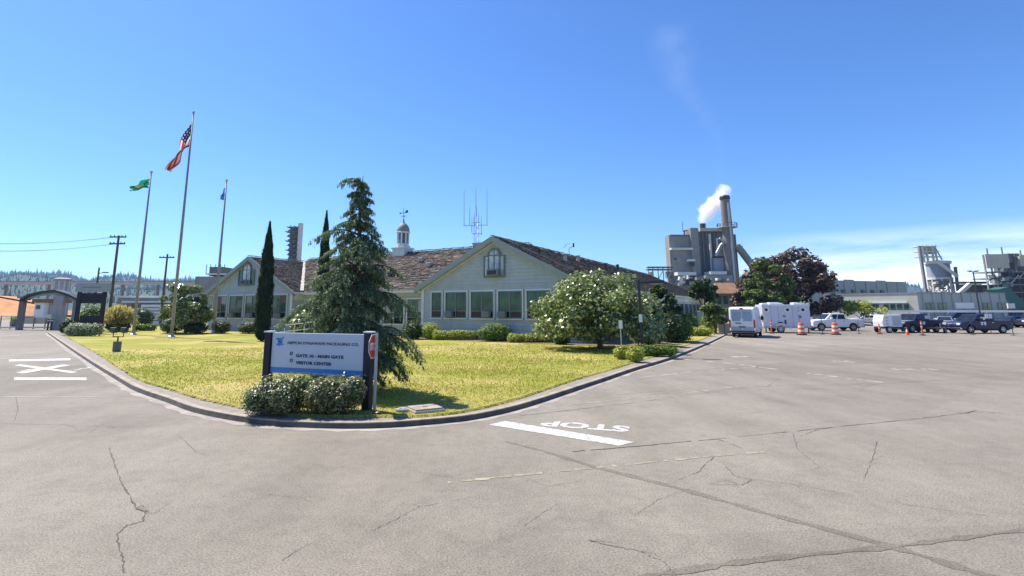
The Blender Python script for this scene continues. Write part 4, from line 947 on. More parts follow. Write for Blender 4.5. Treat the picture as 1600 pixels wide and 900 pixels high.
# shrubs: label, px, base row, width px, height px, material, leaves, leaf size, depth factor
SHR = [
 ('clipped dark round shrub under the west gable windows, beside the blue flag pole', 345, 521, 28, 20, 'shrubdark', 1600, .14, 1, 'shrubs along the office wall'),
 ('larger dark round shrub under the west gable windows, next to the cypress', 390, 521, 36, 20, 'shrubdark', 1900, .14, 1, 'shrubs along the office wall'),
 ('dark shrub at the corner where link and front gable meet', 645, 530, 34, 28, 'shrubdark', 2200, .14, 1, 'shrubs along the office wall'),
 ('small yellow green shrub beside the dark corner shrub', 671, 530, 30, 25, 'shrubyellow', 2000, .12, 1, 'shrubs along the office wall'),
 ('low yellow green clipped hedge below the first gable windows', 711, 531, 66, 14, 'shrubyellow', 3600, .11, .35, 'shrubs along the office wall'),
 ('taller bright green boxy shrub below the middle gable windows', 772, 533, 54, 26, 'shrubgreen', 3600, .12, .6, 'shrubs along the office wall'),
 ('low yellow green clipped hedge next to the magnolia', 832, 535, 72, 13, 'shrubyellow', 3600, .11, .35, 'shrubs along the office wall'),
 ('small dark ball shrub touching the magnolia', 878, 538, 28, 19, 'shrubdark', 1500, .12, 1, 'shrubs along the office wall'),
 ('tall leafy shrub filling in beside the magnolia', 1012, 540, 54, 78, 'magnolia', 4600, .22, 1, 'shrubs on the east bank'),
 ('yellow green rounded shrub behind the street lamp', 1028, 537, 26, 50, 'shrubgreen', 2200, .16, 1, 'shrubs on the east bank'),
 ('ball shrub behind the blue bucket', 972, 561, 26, 20, 'shrubyellow', 2200, .08, 1, 'clipped shrubs by the street lamp'),
 ('ball shrub between the bucket and the street lamp', 993, 565, 28, 22, 'shrubyellow', 2400, .08, 1, 'clipped shrubs by the street lamp'),
 ('low clipped hedge beside the street lamp', 1029, 556, 50, 16, 'shrubgreen', 3600, .09, .6, 'clipped shrubs by the street lamp'),
 ('dark shrub in the shade of the office wing', 1052, 535, 40, 44, 'shrubdark', 2600, .18, 1, 'shrubs on the east bank'),
 ('bright green shrub on the sunny edge of the east bank', 1066, 533, 36, 34, 'shrubgreen', 2400, .15, 1, 'shrubs on the east bank'),
 ('squared hedge with yellow top at the far end of the bank', 1077, 512, 26, 21, 'shrubgreen', 1800, .2, 1, 'shrubs on the east bank'),
 ('squared dark hedge block beside the pale wall', 1110, 516, 28, 26, 'shrubgreen', 2000, .2, 1, 'shrubs on the east bank'),
 ('flat topped yellow green mound nearest the kerb end', 1095, 525, 28, 13, 'shrubyellow', 1800, .12, 1, 'mounds near the kerb end'),
 ('flat topped yellow green mound behind the first one', 1104, 520, 24, 12, 'shrubyellow', 1500, .13, 1, 'mounds near the kerb end'),
 ('dark small mound on the inner side of the kerb end', 1082, 523, 16, 13, 'shrubdark', 900, .13, 1, 'mounds near the kerb end'),
 ('bright green shrub under the dark gate sign board', 141, 516, 40, 39, 'shrubgreen', 2600, .22, 1, 'shrubs at the gate'),
 ('golden spiky shrub beside the gate sign board', 184, 518, 46, 41, 'spiky', 3800, .3, 1, 'shrubs at the gate'),
 ('dark green ball shrub behind the nearest flagpole', 222, 512, 30, 30, 'shrubdark', 1900, .22, 1, 'shrubs at the gate'),
 ('low clipped green hedge behind the flagpoles', 226, 517, 30, 11, 'shrubgreen', 1500, .15, .6, 'shrubs at the gate'),
 ('low whitish grey shrub at the foot of the gate sign board', 130, 525, 46, 19, 'pale', 2800, .16, 1, 'shrubs at the gate'),
 ('dark shrub at the end of the kerb by the gate', 104, 521, 20, 22, 'shrubdark', 1400, .18, 1, 'shrubs at the gate'),
 ('dark little shrub below the smaller magnolia', 268, 520, 34, 22, 'shrubdark', 1600, .18, 1, 'shrubs at the gate'),
 ('dark shrub at the west corner of the office', 305, 521, 34, 18, 'shrubdark', 1600, .18, 1, 'shrubs along the office wall'),
 ('pale leafy shrub half hidden behind the cedar', 480, 527, 60, 38, 'magnolia', 3000, .2, .7, 'shrubs along the office wall'),
 ('clipped hedge before the beige wall, beside the white pickup', 1318, 497, 34, 11, 'shrubgreen', 1500, .25, .6, 'hedges before the grey building'),
 ('clipped hedge before the beige wall, under the sapling', 1352, 498, 36, 12, 'shrubdark', 1500, .25, .6, 'hedges before the grey building'),
]
for i, (lab, px, py, w_, h_, m_, n_, sz, df, gr) in enumerate(SHR):
    b = G(px, py, LZ if px < 1150 else 0); b.z = LZ if px < 1150 else 0; k = b.y / FH; hw, hh = w_ * k / 2, h_ * k
    t = thing('shrub' if w_ < 3.2 * h_ else 'hedge', lab, 'shrub', b, group=gr); q = random.Random(100 + i); rng = np.random.default_rng(100 + i)
    spiky = m_ == 'spiky'
    if w_ > 2.1 * h_:     # long clipped hedge: a run of lobes
        nl = max(4, int(w_ / h_ * 2.2)); bl = [(-hw + hw * 2 * (j + .5) / nl, q.uniform(-.05, .05), hh * .5, hw / nl * 1.9, hw * .32 * df + .2, hh * q.uniform(.46, .54)) for j in range(nl)]
    else:
        bl = [(0, 0, hh * .48, hw * .92, hw * .92 * df, hh * .52)] + [(hw * .5 * math.cos(a), hw * .5 * df * math.sin(a), hh * q.uniform(.42, .6), hw * .48, hw * .48 * df, hh * q.uniform(.3, .4)) for a in np.arange(0, 6.2, 1.05)]
    mb = MB()
    for j in range(5): limb(mb, (q.uniform(-.1, .1), 0, 0), (q.uniform(-.6, .6) * hw, q.uniform(-.4, .4) * hw * df, hh * .7), .03, .01, q, n=3)
    mb.build('stem', 'trunk', t)
    if spiky:
        n = 2600; a = rng.uniform(0, 6.283, n); el = np.arcsin(rng.uniform(-.1, 1, n)); dv = np.stack([np.cos(a) * np.cos(el), np.sin(a) * np.cos(el), np.sin(el)], 1); rr_ = rng.uniform(.55, 1.02, n)[:, None]
        C = dv * rr_ * np.array([hw, hw, hh * .62]) + np.array([0, 0, hh * .36]); dd = dv + rng.normal(size=(n, 3)) * .2; nr = unit(rng.normal(size=(n, 3))); ln = rng.uniform(.3, .7, n); C[:, 2] = np.maximum(C[:, 2], .1)
        V, Fn = leaves(C, nr, ln, ln * .14, rng, dd); npmesh('foliage', V, Fn, m_, t)
        crown('inner_foliage', [(0, 0, hh * .36, hw * .7, hw * .7, hh * .4)], 1500, .3, 'shrubdark', t, i)
        continue
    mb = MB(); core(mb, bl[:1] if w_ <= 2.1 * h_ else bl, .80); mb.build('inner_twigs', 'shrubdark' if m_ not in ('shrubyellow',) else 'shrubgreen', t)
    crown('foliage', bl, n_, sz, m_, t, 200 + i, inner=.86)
# flowering hedge in front of the sign: two rounded shrubs grown together
for i, (lab, c, w_, top) in enumerate((('rounded leafy shrub at the foot of the sign, the one nearer the lone cypress', 431, 92, 588), ('rounded leafy shrub at the foot of the sign, the one beside the stop sign', 515, 96, 590))):
    b = G(c, 646, LZ); k = b.y / FH; hw = w_ * k / 2; hh = (644 - top) * k
    t = thing('sign_shrub', lab, 'shrub', b, group='shrubs at the foot of the company sign'); q = random.Random(i + 60)
    bl = [(0, .1, hh * .46, hw * .95, .50, hh * .50)] + [(q.uniform(-.75, .75) * hw, q.uniform(-.25, .25), hh * q.uniform(.35, .66), hw * .42, .36, hh * .36) for j in range(9)]
    mb = MB()
    for j in range(9): limb(mb, (q.uniform(-.5, .5) * hw, 0, 0), (q.uniform(-.9, .9) * hw, q.uniform(-.4, .4), hh * .8), .02, .006, q, n=3)
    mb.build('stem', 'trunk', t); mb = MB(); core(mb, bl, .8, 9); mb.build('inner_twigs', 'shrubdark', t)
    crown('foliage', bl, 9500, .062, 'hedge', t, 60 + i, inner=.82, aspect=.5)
# ------------------------------------------------------------------ vehicles
def arc(xc, r, z0, n=8):
    return [(xc - r * math.cos(math.pi * i / n), z0 + r * math.sin(math.pi * i / n) * 1.0) for i in range(n + 1)]
def wheel(t, x, y, r, w=.24, rimm='rim'):
    s = 1 if y > 0 else -1
    mb = MB(Matrix.Translation((x, y, r)) @ Matrix.Rotation(-s * math.pi / 2, 4, 'X')); mb.lathe([(r * .6, -w / 2), (r * .95, -w / 2), (r, -w * .35), (r, w * .35), (r * .95, w / 2), (r * .62, w / 2), (r * .60, w * .3)], n=22)
    o = mb.build('wheel', 'black', t, smooth=False)
    mb = MB(Matrix.Translation((x, y, r)) @ Matrix.Rotation(-s * math.pi / 2, 4, 'X')); mb.lathe([(r * .12, w * .50), (r * .2, w * .47), (r * .25, w * .34)], n=12)
    for k in range(6):
        a = k * math.pi / 3; mb.beam((r * .12 * math.cos(a), r * .12 * math.sin(a), w * .40), (r * .62 * math.cos(a), r * .62 * math.sin(a), w * .44), r * .16, w * .1)
    mb.lathe([(r * .56, w * .1), (r * .64, w * .52), (r * .60, w * .53), (r * .54, w * .2)], n=22); mb.build('rim', rimm, o)
def car(name, label, cat, pos, rz, paint, S, group=None, white_marks=False):
    t = thing(name, label, cat, pos, rz, group); Lh, W, r = S['L'] / 2, S['W'], S['r']; xf, xr = S['xf'], S['xr']; z0 = S.get('z0', .34); ar = r * 1.18
    low = [(-Lh, .5), (-Lh + .1, z0 + .06), (xr - ar, z0)] + [(x, max(z, z0)) for x, z in arc(xr, ar, z0)][1:-1] + [(xr + ar, z0), (xf - ar, z0)] + [(x, max(z, z0)) for x, z in arc(xf, ar, z0)][1:-1] + [(xf + ar, z0), (Lh - .12, z0 + .04), (Lh, .52)]
    mb = MB(); mb.prism(low + S['top'], -W / 2, W / 2); mb.build('body', paint, t, bevel=.05)
    mb = MB(); mb.box(-Lh + .4, Lh - .4, -W / 2 + .12, W / 2 - .12, z0 - .12, z0 + .35); mb.build('underbody', 'black', t)
    # greenhouse
    (b0, b1, zb), (t0, t1, zt), wb, wt = S['cab_b'], S['cab_t'], W / 2 - .05, W / 2 - S.get('tumble', .2)
    B8 = [Vector(p) for p in ((b0, -wb, zb), (b1, -wb, zb), (b1, wb, zb), (b0, wb, zb), (t0, -wt, zt), (t1, -wt, zt), (t1, wt, zt), (t0, wt, zt))]
    mb = MB(); mb.hexa(B8); mb.build('cab', paint, t, bevel=.06)
    def pane(nm, q, u0, u1, v0, v1, m='carglass', off=.012):
        A, Bq, C_, D_ = q; f = lambda u, v: A.lerp(Bq, u).lerp(D_.lerp(C_, u), v); nr = (Bq - A).cross(D_ - A).normalized(); c0 = sum(B8, Vector()) / 8
        if nr.dot(A - c0) < 0: nr = -nr
        mb = MB(); P = [f(u0, v0), f(u1, v0), f(u1, v1), f(u0, v1)]; mb.hexa([p - nr * .004 for p in P] + [p + nr * off for p in P]); return mb.build(nm, m, t)
    sides = [(B8[0], B8[1], B8[5], B8[4]), (B8[3], B8[2], B8[6], B8[7])]
    for sd in sides:
        for u0, u1 in S['win']: pane('side_window', sd, u0, u1, .12, .86)
    pane('windshield', (B8[1], B8[2], B8[6], B8[5]), .06, .94, .06, .92); pane('rear_window', (B8[0], B8[3], B8[7], B8[4]), .1, .9, .25, .88)
    for y in (W / 2 - .02, -W / 2 + .02):
        for x in (xf, xr): wheel(t, x, y - math.copysign(.12, y), r)
        s = math.copysign(1, y)
        mb = MB(); mb.box(Lh - .2, Lh + .015, min(y - s * .1, y - s * .45), max(y - s * .1, y - s * .45), S['lamp'] - .1, S['lamp'] + .1); mb.build('headlight', 'lampclear', t, bevel=.02)
        mb = MB(); mb.box(-Lh - .012, -Lh + .1, min(y, y - s * .2), max(y, y - s * .2), S['lamp'] - .15, S['lamp'] + .2); mb.build('tail_light', 'lampred', t, bevel=.02)
        mb = MB(); mb.box(b1 - .75, b1 - .55, min(y + s * .03, y + s * .25), max(y + s * .03, y + s * .25), zb + .08, zb + .3); mb.build('wing_mirror', paint, t, bevel=.03)
        for k, (u0, u1) in enumerate(S['win'][:2]):
            xh = b0 + (b1 - b0) * (u0 + .12 * (u1 - u0)); mb = MB(); mb.box(xh, xh + .2, min(y + s * .0, y + s * .05), max(y + s * .0, y + s * .05), zb - .16, zb - .12); mb.build('door_handle', 'chrome' if paint != 'white' else 'black', t)
    mb = MB(); mb.box(Lh - .05, Lh + .02, -W / 2 + .5, W / 2 - .5, S['lamp'] - .2, S['lamp'] + .12); mb.build('grille', 'chrome' if S.get('truck') else 'black', t, bevel=.02)
    for nm, xa, xb in (('front_bumper', Lh - .14, Lh + .07), ('rear_bumper', -Lh - .08, -Lh + .12)):
        mb = MB(); mb.box(xa, xb, -W / 2 + .04, W / 2 - .04, .40, .60); mb.build(nm, 'chrome' if S.get('truck') else 'black', t, bevel=.03)
    if S.get('bed'):
        xa, xb, zz = S['bed']; mb = MB(); mb.box(xa, xb, -W / 2 + .1, W / 2 - .1, zz - .02, zz + .012); mb.build('bed_cover', 'black', t)
    return t
PICK = dict(L=5.9, W=2.0, r=.41, xf=1.88, xr=-1.75, z0=.42, top=[(2.95, .98), (2.8, 1.14), (1.35, 1.26), (1.2, 1.3), (-.95, 1.3), (-1.0, 1.27), (-2.93, 1.29)], cab_b=(-.98, 1.42, 1.24), cab_t=(-.86, .62, 1.93), win=[(.06, .44), (.49, .80)], lamp=.95, truck=True, bed=(-2.85, -1.05, 1.28), tumble=.22)
SUV = dict(L=5.1, W=2.0, r=.39, xf=1.55, xr=-1.45, z0=.38, top=[(2.55, .95), (2.4, 1.08), (1.15, 1.18), (-2.5, 1.2), (-2.55, 1.0)], cab_b=(-2.45, 1.25, 1.15), cab_t=(-2.2, .4, 1.86), win=[(.05, .30), (.34, .58), (.62, .84)], lamp=.88, tumble=.24)
SEDAN = dict(L=4.6, W=1.8, r=.33, xf=1.38, xr=-1.32, z0=.28, top=[(2.3, .7), (2.1, .84), (.95, .95), (-1.6, .98), (-2.28, .95), (-2.3, .7)], cab_b=(-1.75, 1.0, .94), cab_t=(-1.15, .15, 1.45), win=[(.16, .46), (.5, .82)], lamp=.68, tumble=.26)
TRK = car('pickup_truck', 'dark navy crew cab pickup with white door crests parked behind orange posts', 'pickup', G(1529, 520.5), math.pi + .10, 'navycar', PICK)
def decal(t, x, z, w_, h_, y, kind):
    mb = MB(); mb.box(x - w_, x + w_, y - .004, y + .004, z - h_, z + h_)
    return mb.build('door_crest' if kind else 'window_sticker', 'whitemat', t)
for y in (1.006,): 
    for x in (.62, .26): decal(TRK, x, 1.0, .12, .17, y, 1)
    decal(TRK, .35, 1.50, .24, .14, .94, 0)
T2_ = car('pickup_truck', 'dark blue crew cab pickup with pale bonnet behind the white generator trailer', 'pickup', G(1431, 519), math.pi + .30, 'navycar', PICK)
mb = MB(); mb.poly([(2.78, -.8, 1.158), (2.78, .8, 1.158), (1.4, .8, 1.268), (1.4, -.8, 1.268)]); mb.build('bonnet', 'silver', T2_); decal(T2_, .15, .98, .2, .16, 1.006, 1); decal(T2_, -.55, 1.55, .28, .2, .91, 0)
car('pickup_truck', 'white pickup coupled to the long white trailer', 'pickup', G(1303, 516.5), math.pi - .05, 'white', dict(PICK, L=5.6, xr=-1.62, bed=(-2.7, -1.05, 1.28), top=[(2.8, .98), (2.65, 1.14), (1.35, 1.26), (1.2, 1.3), (-.95, 1.3), (-1.0, 1.27), (-2.78, 1.29)]))
car('car', 'small white sedan parked beyond the white pickup', 'car', G(1352, 506), math.pi - .3, 'white', SEDAN)
car('car', 'silver white car between the two navy pickups', 'car', G(1478, 512), math.pi + .8, 'silver', SEDAN)
car('car', 'navy estate car behind the nose of the door crest pickup', 'car', G(1497, 507), math.pi - .2, 'navycar', SUV)
car('car', 'blue hatchback with a sloping windscreen past the tail of the navy pickup', 'car', G(1578, 511.5), math.pi + .15, 'bluecar', dict(SEDAN, cab_t=(-1.6, .1, 1.5), cab_b=(-2.1, 1.1, .94)))
car('car', 'blue van like car cut by the edge of the parking row', 'car', G(1618, 512), math.pi + .1, 'bluecar', SUV)
car('car', 'white car far off in the parking row, seen between post and generator trailer', 'car', G(1365, 503), .2, 'white', SEDAN)
# panel van seen from behind
def van():
    p = G(1167, 527.5); t = thing('panel_van', 'tall white panel van seen from behind, parked at the kerb end', 'van', p + Vector((1.2, 2.2, 0)), R(56)); W = 2.02
    low = [(-2.9, .55), (-2.85, .42), (-2.25, .4)] + arc(-1.75, .42, .4)[1:-1] + [(-1.3, .4), (1.35, .4)] + arc(1.85, .42, .4)[1:-1] + [(2.3, .4), (2.85, .45), (2.95, .8), (2.85, 1.15), (2.2, 1.4), (1.55, 2.3), (1.1, 2.58), (.4, 2.66), (-2.5, 2.62), (-2.78, 2.5), (-2.9, 1.3)]
    mb = MB(); mb.prism(low, -W / 2, W / 2); mb.build('body', 'vanwhite', t, bevel=.12)
    mb = MB(); mb.box(-2.6, 2.6, -W / 2 + .1, W / 2 - .1, .25, .7); mb.build('underbody', 'black', t)
    for s in (-1, 1):
        mb = MB(); mb.hexa([(-2.915, s * .03 if s > 0 else -.88, .62), (-2.915, .88 if s > 0 else -.03, .62), (-2.905, .88 if s > 0 else -.03, .62), (-2.905, .03 if s > 0 else -.88, .62), (-2.83, s * .03 if s > 0 else -.80, 2.42), (-2.83, .80 if s > 0 else -.03, 2.42), (-2.80, .80 if s > 0 else -.03, 2.42), (-2.80, .03 if s > 0 else -.80, 2.42)]); dr_ = mb.build('rear_door', M['van_panel'], t, bevel=.02)
        mb = MB(); mb.hexa([(-2.925, s * .13 if s > 0 else -.78, 1.42), (-2.925, .78 if s > 0 else -.13, 1.42), (-2.89, .78 if s > 0 else -.13, 1.42), (-2.89, .13 if s > 0 else -.78, 1.42), (-2.868, s * .13 if s > 0 else -.72, 2.2), (-2.868, .72 if s > 0 else -.13, 2.2), (-2.84, .72 if s > 0 else -.13, 2.2), (-2.84, .13 if s > 0 else -.72, 2.2)]); mb.build('rear_window', M['van_glass'], dr_)
        mb = MB(); mb.box(-2.93, -2.75, *sorted((s * .90, s * 1.015)), .85, 1.55); mb.build('tail_light', 'lampred', t, bevel=.02)
        for x in (-1.75, 1.85): wheel(t, x, s * (W / 2 - .14), .35, .22)
        mb = MB(); mb.box(1.75, 1.95, *sorted((s * 1.03, s * 1.26)), 1.45, 1.8); mb.build('wing_mirror', 'black', t, bevel=.03)
    mb = MB(); mb.box(-3.0, -2.86, -.98, .98, .45, .60); mb.build('rear_bumper', 'dark', t, bevel=.03)
    mb = MB(); mb.box(-2.95, -2.92, .06, .5, 1.2, 1.26); mb.build('door_handle', 'black', t)
    mb = MB(); mb.box(-2.945, -2.925, -.25, .26, .85, .98); mb.build('number_plate', 'frame', t)
    mb = MB(); mb.box(-2.86, -2.74, -.12, .12, 2.47, 2.56); mb.build('brake_light', 'lampred', t)
M['van_glass'] = mat('van_rear_glass', (.25, .31, .38), .15, var=.05, coat=.4)
M['van_panel'] = mat('van_rear_panel', (.36, .43, .50), .25, var=.05, coat=.3)  # white van's rear doors: blue-grey shade put into the colour
van()
# restroom style trailer
def trailer():
    ang = R(-13); pl = G(1194, 520); dv = Vector((math.cos(ang), math.sin(ang), 0)); nv = Vector((-math.sin(ang), math.cos(ang), 0)); pr = onplane(1267, 500, pl, nv); pr.z = 0; hw = (pr - pl).length / 2; p = (pl + pr) / 2
    k = p.y / FH; t = thing('trailer', 'long white box trailer with three round vents and roof units behind the barrels', 'trailer', p, ang); TI = rootmat(t).inverted(); top = (TI @ onplane(1230, 476, p, nv)).z
    X_ = lambda px: (TI @ onplane(px, 500, p, nv)).x; Zp = lambda py: (TI @ onplane(1230, py, p, nv)).z
    mb = MB(); mb.box(-hw, hw, 0, 2.4, .62, top); mb.build('box', 'trailer', t, bevel=.06)
    mb = MB(); mb.box(-hw + .02, hw - .02, -.03, 2.43, .5, .64); mb.build('skirt', 'steel', t)
    mb = MB(); mb.box(-hw - .03, hw + .03, -.03, -.002, top - .16, top + .02); mb.build('top_rail', 'white', t)
    for px in (1205.5, 1217, 1239.5, 1249): mb = MB(); x = X_(px); mb.box(x - .012, x + .012, -.008, -.001, .66, top - .17); mb.build('panel_seam', 'plantmid', t)
    for px in (1198.6, 1232, 1256):
        x, z = X_(px), Zp(484); c = MB(Matrix.Translation((x, -.002, z)) @ Matrix.Rotation(math.pi / 2, 4, 'X')); c.lathe([(.30, 0), (.32, .03), (.2, .05), (.16, .03)], n=18); v = c.build('round_vent', 'white', t)
        c = MB(Matrix.Translation((x, -.002, z)) @ Matrix.Rotation(math.pi / 2, 4, 'X')); c.lathe([(.16, .02), (.155, .042)], n=14); c.build('vent_opening', 'dark', v)
    for px, py, w_, h_, m in ((1223.5, 489, .09, .12, 'white'), (1249, 489, .09, .12, 'white'), (1226, 494, .12, .06, 'dark'), (1227, 503, .08, .2, 'dark'), (1250.5, 495, .1, .14, 'frame'), (1219, 504, .22, .05, 'dark'), (1221, 478.5, .1, .08, 'white'), (1246, 478.5, .1, .08, 'white'), (1234, 512.5, .12, .07, 'white'), (1193, 497, .22, .4, 'whitemat')):
        x, z = X_(px), Zp(py); mb = MB(); mb.box(x - w_, x + w_, -.05, -.003, z - h_, z + h_); mb.build('fitting', m, t)
    for px, w_, h_ in ((1201, .35, .18), (1219, .75, .26), (1252, .42, .24)): x = X_(px); mb = MB(); mb.prism([(x - w_, top), (x + w_, top), (x + w_ * .7, top + h_ * .6), (x + w_ * .1, top + h_), (x - w_ * .9, top + h_ * .9)], .6, 1.6); mb.build('roof_unit', 'white', t, bevel=.05)
    x = X_(1217.5); mb = MB(); mb.prism([(x - .62, .62)] + [(x + .55 * math.cos(a), .46 + .52 * math.sin(a)) for a in np.linspace(math.pi, 0, 10)] + [(x + .62, .62), (x + .45, .62)] + [(x + .43 * math.cos(a), .46 + .40 * math.sin(a)) for a in np.linspace(0, math.pi, 10)] + [(x - .45, .62)], -.26, -.004); mb.build('mudguard', 'white', t)
    for y in (-.12, 2.5): wheel(t, x, y if y > 0 else -.16, .37, .2, 'white')
    mb = MB(); mb.beam((hw, .5, .5), (hw + 1.1, 1.2, .5), .1); mb.beam((hw, 1.9, .5), (hw + 1.1, 1.2, .5), .1); mb.build('drawbar', 'dark', t)
    for s in (-1, 1): x = s * (hw - .25); mb = MB(); mb.box(x - .05, x + .05, .1, .2, 0, .55); mb.build('jack', 'dark', t)
trailer()
def generator():
    p = G(1388, 520); t = thing('generator_trailer', 'small white two wheel generator trailer with a bluish end panel', 'trailer', p, .12)
    mb = MB(); mb.prism([(-1.05, .62), (1.15, .62), (1.15, 1.75), (1.05, 1.85), (-.85, 1.85), (-1.1, 1.2)], -.6, .6); mb.build('housing', 'white', t, bevel=.05)
    mb = MB(); mb.box(0.05, 1.05, -.615, -.602, .75, 1.72); mb.build('service_door', M['van_panel'], t)
    for z in (.9, 1.2, 1.5): mb = MB(); mb.box(-.7, -.45, -.612, -.602, z, z + .06); mb.build('latch', 'dark', t)
    for y in (-.68, .68): wheel(t, -.55, y, .34, .18, 'white')
    mb = MB(); mb.box(-1.1, 1.6, -.5, .5, .45, .6); mb.beam((1.5, .45, .52), (2.6, 0, .5), .08); mb.beam((1.5, -.45, .52), (2.6, 0, .5), .08); mb.build('frame', 'dark', t)
    mb = MB(); mb.box(2.3, 2.42, -.05, .05, 0, .7); mb.build('jack', 'dark', t); mb = MB(); mb.box(1.0, 1.6, -.75, -.5, .15, .5); mb.build('mudguard', 'dark', t, bevel=.05)
generator()
# drawbar trailer between the pickups
p = G(1465, 520); t = thing('flat_trailer', 'dark low flat trailer with chrome rails between the navy pickups', 'trailer', p, .5)
mb = MB(); mb.box(-1.2, 1.0, -.7, .7, .45, .55); mb.build('deck', 'dark', t)
mb = MB(); mb.beam((1.0, .5, .5), (2.2, 0, .48), .08); mb.beam((1.0, -.5, .5), (2.2, 0, .48), .08); mb.build('drawbar', 'steel', t)
mb = MB(); mb.tube([(-1.1, -.68, .55), (-1.1, -.68, .95), (.9, -.68, .95), (.9, -.68, .55)], .03, 6); mb.build('rail', 'chrome', t)
for y in (-.72, .72): wheel(t, -.2, y, .3, .16)
# ------------------------------------------------------------------ barrels, cones, posts
def barrel(p, lab):
    t = thing('traffic_barrel', lab, 'traffic barrel', p, rnd.random(), 'orange and white traffic barrels')
    mb = MB(); mb.lathe([(.44, 0), (.44, .1), (.32, .12)], n=20); mb.build('rubber_base', 'black', t)
    z = .12; hs_ = [(.30, .29, 'orange'), (.29, .28, 'whitemat'), (.28, .27, 'orange'), (.265, .255, 'whitemat'), (.25, .235, 'orange')]
    for a, b_, m in hs_: mb = MB(); mb.lathe([(a, z), (b_, z + .185), (b_ - .015, z + .195)], n=20); mb.build('band', m, t, smooth=False); z += .195
    mb = MB(); mb.lathe([(.22, z), (.2, z + .04)], n=16); mb.tube([(-.12, 0, z), (-.1, 0, z + .12), (.1, 0, z + .12), (.12, 0, z)], .025, 6); mb.build('lid', 'orange', t)
barrel(G(1253, 523.5), 'orange and white banded barrel in front of the white trailer'); barrel(G(1306, 523), 'orange and white banded barrel in front of the white pickup')
def delineator(p, lab, h=1.1):
    t = thing('delineator_post', lab, 'delineator', p, 0, 'orange delineator posts')
    mb = MB(); mb.lathe([(.24, 0), (.24, .06), (.1, .1)], n=14); mb.build('rubber_base', 'black', t)
    mb = MB(); mb.tube([(0, 0, .08), (0, 0, h)], [.075, .055], 10); mb.build('tube', 'orange', t)
    for z in (.55, .8): mb = MB(); mb.lathe([(.072, h * z), (.072, h * z + .1)], n=12); mb.build('reflective_band', 'whitemat', t)
delineator(G(1206, 521), 'orange delineator post between the van and the wheel of the white trailer', 1.3); delineator(G(1375, 522), 'orange delineator post touching the generator trailer', 1.0); delineator(G(1442, 524), 'orange delineator post in front of the dark blue pickup', 1.35)
def cone(p, lab):
    t = thing('traffic_cone', lab, 'cone', p); mb = MB(); mb.box(-.2, .2, -.2, .2, 0, .04); mb.lathe([(.15, .04), (.10, .32)], n=14); mb.build('body', 'orange', t)
    mb = MB(); mb.lathe([(.10, .321), (.065, .5)], n=14); mb.build('white_collar', 'whitemat', t); mb = MB(); mb.lathe([(.065, .501), (.035, .72), (.02, .73)], n=14); mb.build('tip', 'orange', t)
cone(G(1418, 523.5), 'single orange cone with white collar on the asphalt beside the generator trailer')
def stake(px, py, top, lab, head=None):
    p = G(px, py); k = p.y / FH; h = CAMH + (HOR - top) * k; t = thing('barrier_post', lab, 'post', p, 0, 'thin posts along the parking barrier')
    mb = MB(); mb.tube([(0, 0, 0), (0, 0, h)], .03, 8); mb.build('shaft', 'dark', t); mb = MB(); mb.lathe([(.2, 0), (.2, .03), (.05, .06)], n=12); mb.build('foot', 'dark', t)
    if head: mb = MB(); mb.box(-head, head, -.02, .02, h - head * 1.2, h + .02); mb.build('notice', 'whitemat', t, bevel=.01)
    else: mb = MB(); mb.lathe([(.02, h), (.05, h + .04), (.02, h + .09)], n=8); mb.build('knob', 'dark', t)
stake(1285.5, 522.5, 481, 'tall thin post standing in front of the cab of the white pickup'); stake(1342.5, 521.5, 503, 'thin dark post by the tailgate of the white pickup'); stake(1520.5, 523, 504, 'thin dark post in front of the navy pickup'); stake(1583.5, 524, 497, 'thin post behind the rear wheel of the navy pickup')
stake(1549, 521.5, 491, 'post with a white notice board leaning by the navy pickup bed', .34)
# ------------------------------------------------------------------ street lamps, small signs, bucket, lid, floodlight
def street_lamp(px, py, top, lab, arm=1.1):
    p = G(px, py, LZ); k = p.y / FH; h = CAMH + (HOR - top) * k - p.z; t = thing('street_lamp', lab, 'street lamp', p, -.35)
    mb = MB(); mb.box(-.07, .07, -.07, .07, 0, h); mb.build('pole', 'dark', t, bevel=.01); mb = MB(); mb.lathe([(.2, 0), (.2, .08), (.11, .12)], n=4); mb.build('base_plate', 'dark', t)
    mb = MB(); mb.box(.07, arm * .5, -.035, .035, h - .18, h - .1); mb.build('arm', 'dark', t); mb = MB(); mb.box(arm * .45, arm + .2, -.16, .16, h - .2, h - .02); lm = mb.build('lamp_head', 'dark', t, bevel=.02)
    mb = MB(); mb.box(arm * .5, arm + .14, -.13, .13, h - .225, h - .203); mb.build('lens', 'tan', lm); return t, h
sl1, sh1 = street_lamp(1004, 552, 438, 'square black street lamp among the clipped yellow green shrubs')
mb = MB(); zz = sh1 * .42; mb.box(-.09, .09, -.085, -.074, zz, zz + .42); mb.build('notice', 'whitemat', sl1)
def tlamp(px, dep, top, lab):
    p = D(px, 482, dep); p.z = 0; h = D(px, top, dep).z; t = thing('parking_lamp', lab, 'street lamp', p); mb = MB(); mb.tube([(0, 0, 0), (0, 0, h)], [.14, .09], 8); mb.build('pole', 'dark', t)
    mb = MB(); mb.box(-.75, .75, -.06, .06, h - .1, h); mb.build('cross_arm', 'dark', t)
    for s in (-1, 1): mb = MB(); mb.box(*sorted((s * .35, s * .95)), -.2, .2, h, h + .14); mb.build('lamp_head', 'dark', t, bevel=.03)
tlamp(1530, 92, 424, 'black twin head parking lamp rising over the grey building')
p = G(972, 561, LZ); t = thing('sign_stake', 'thin grey stake with small white sign plate standing in a blue bucket', 'sign', p); k = p.y / FH
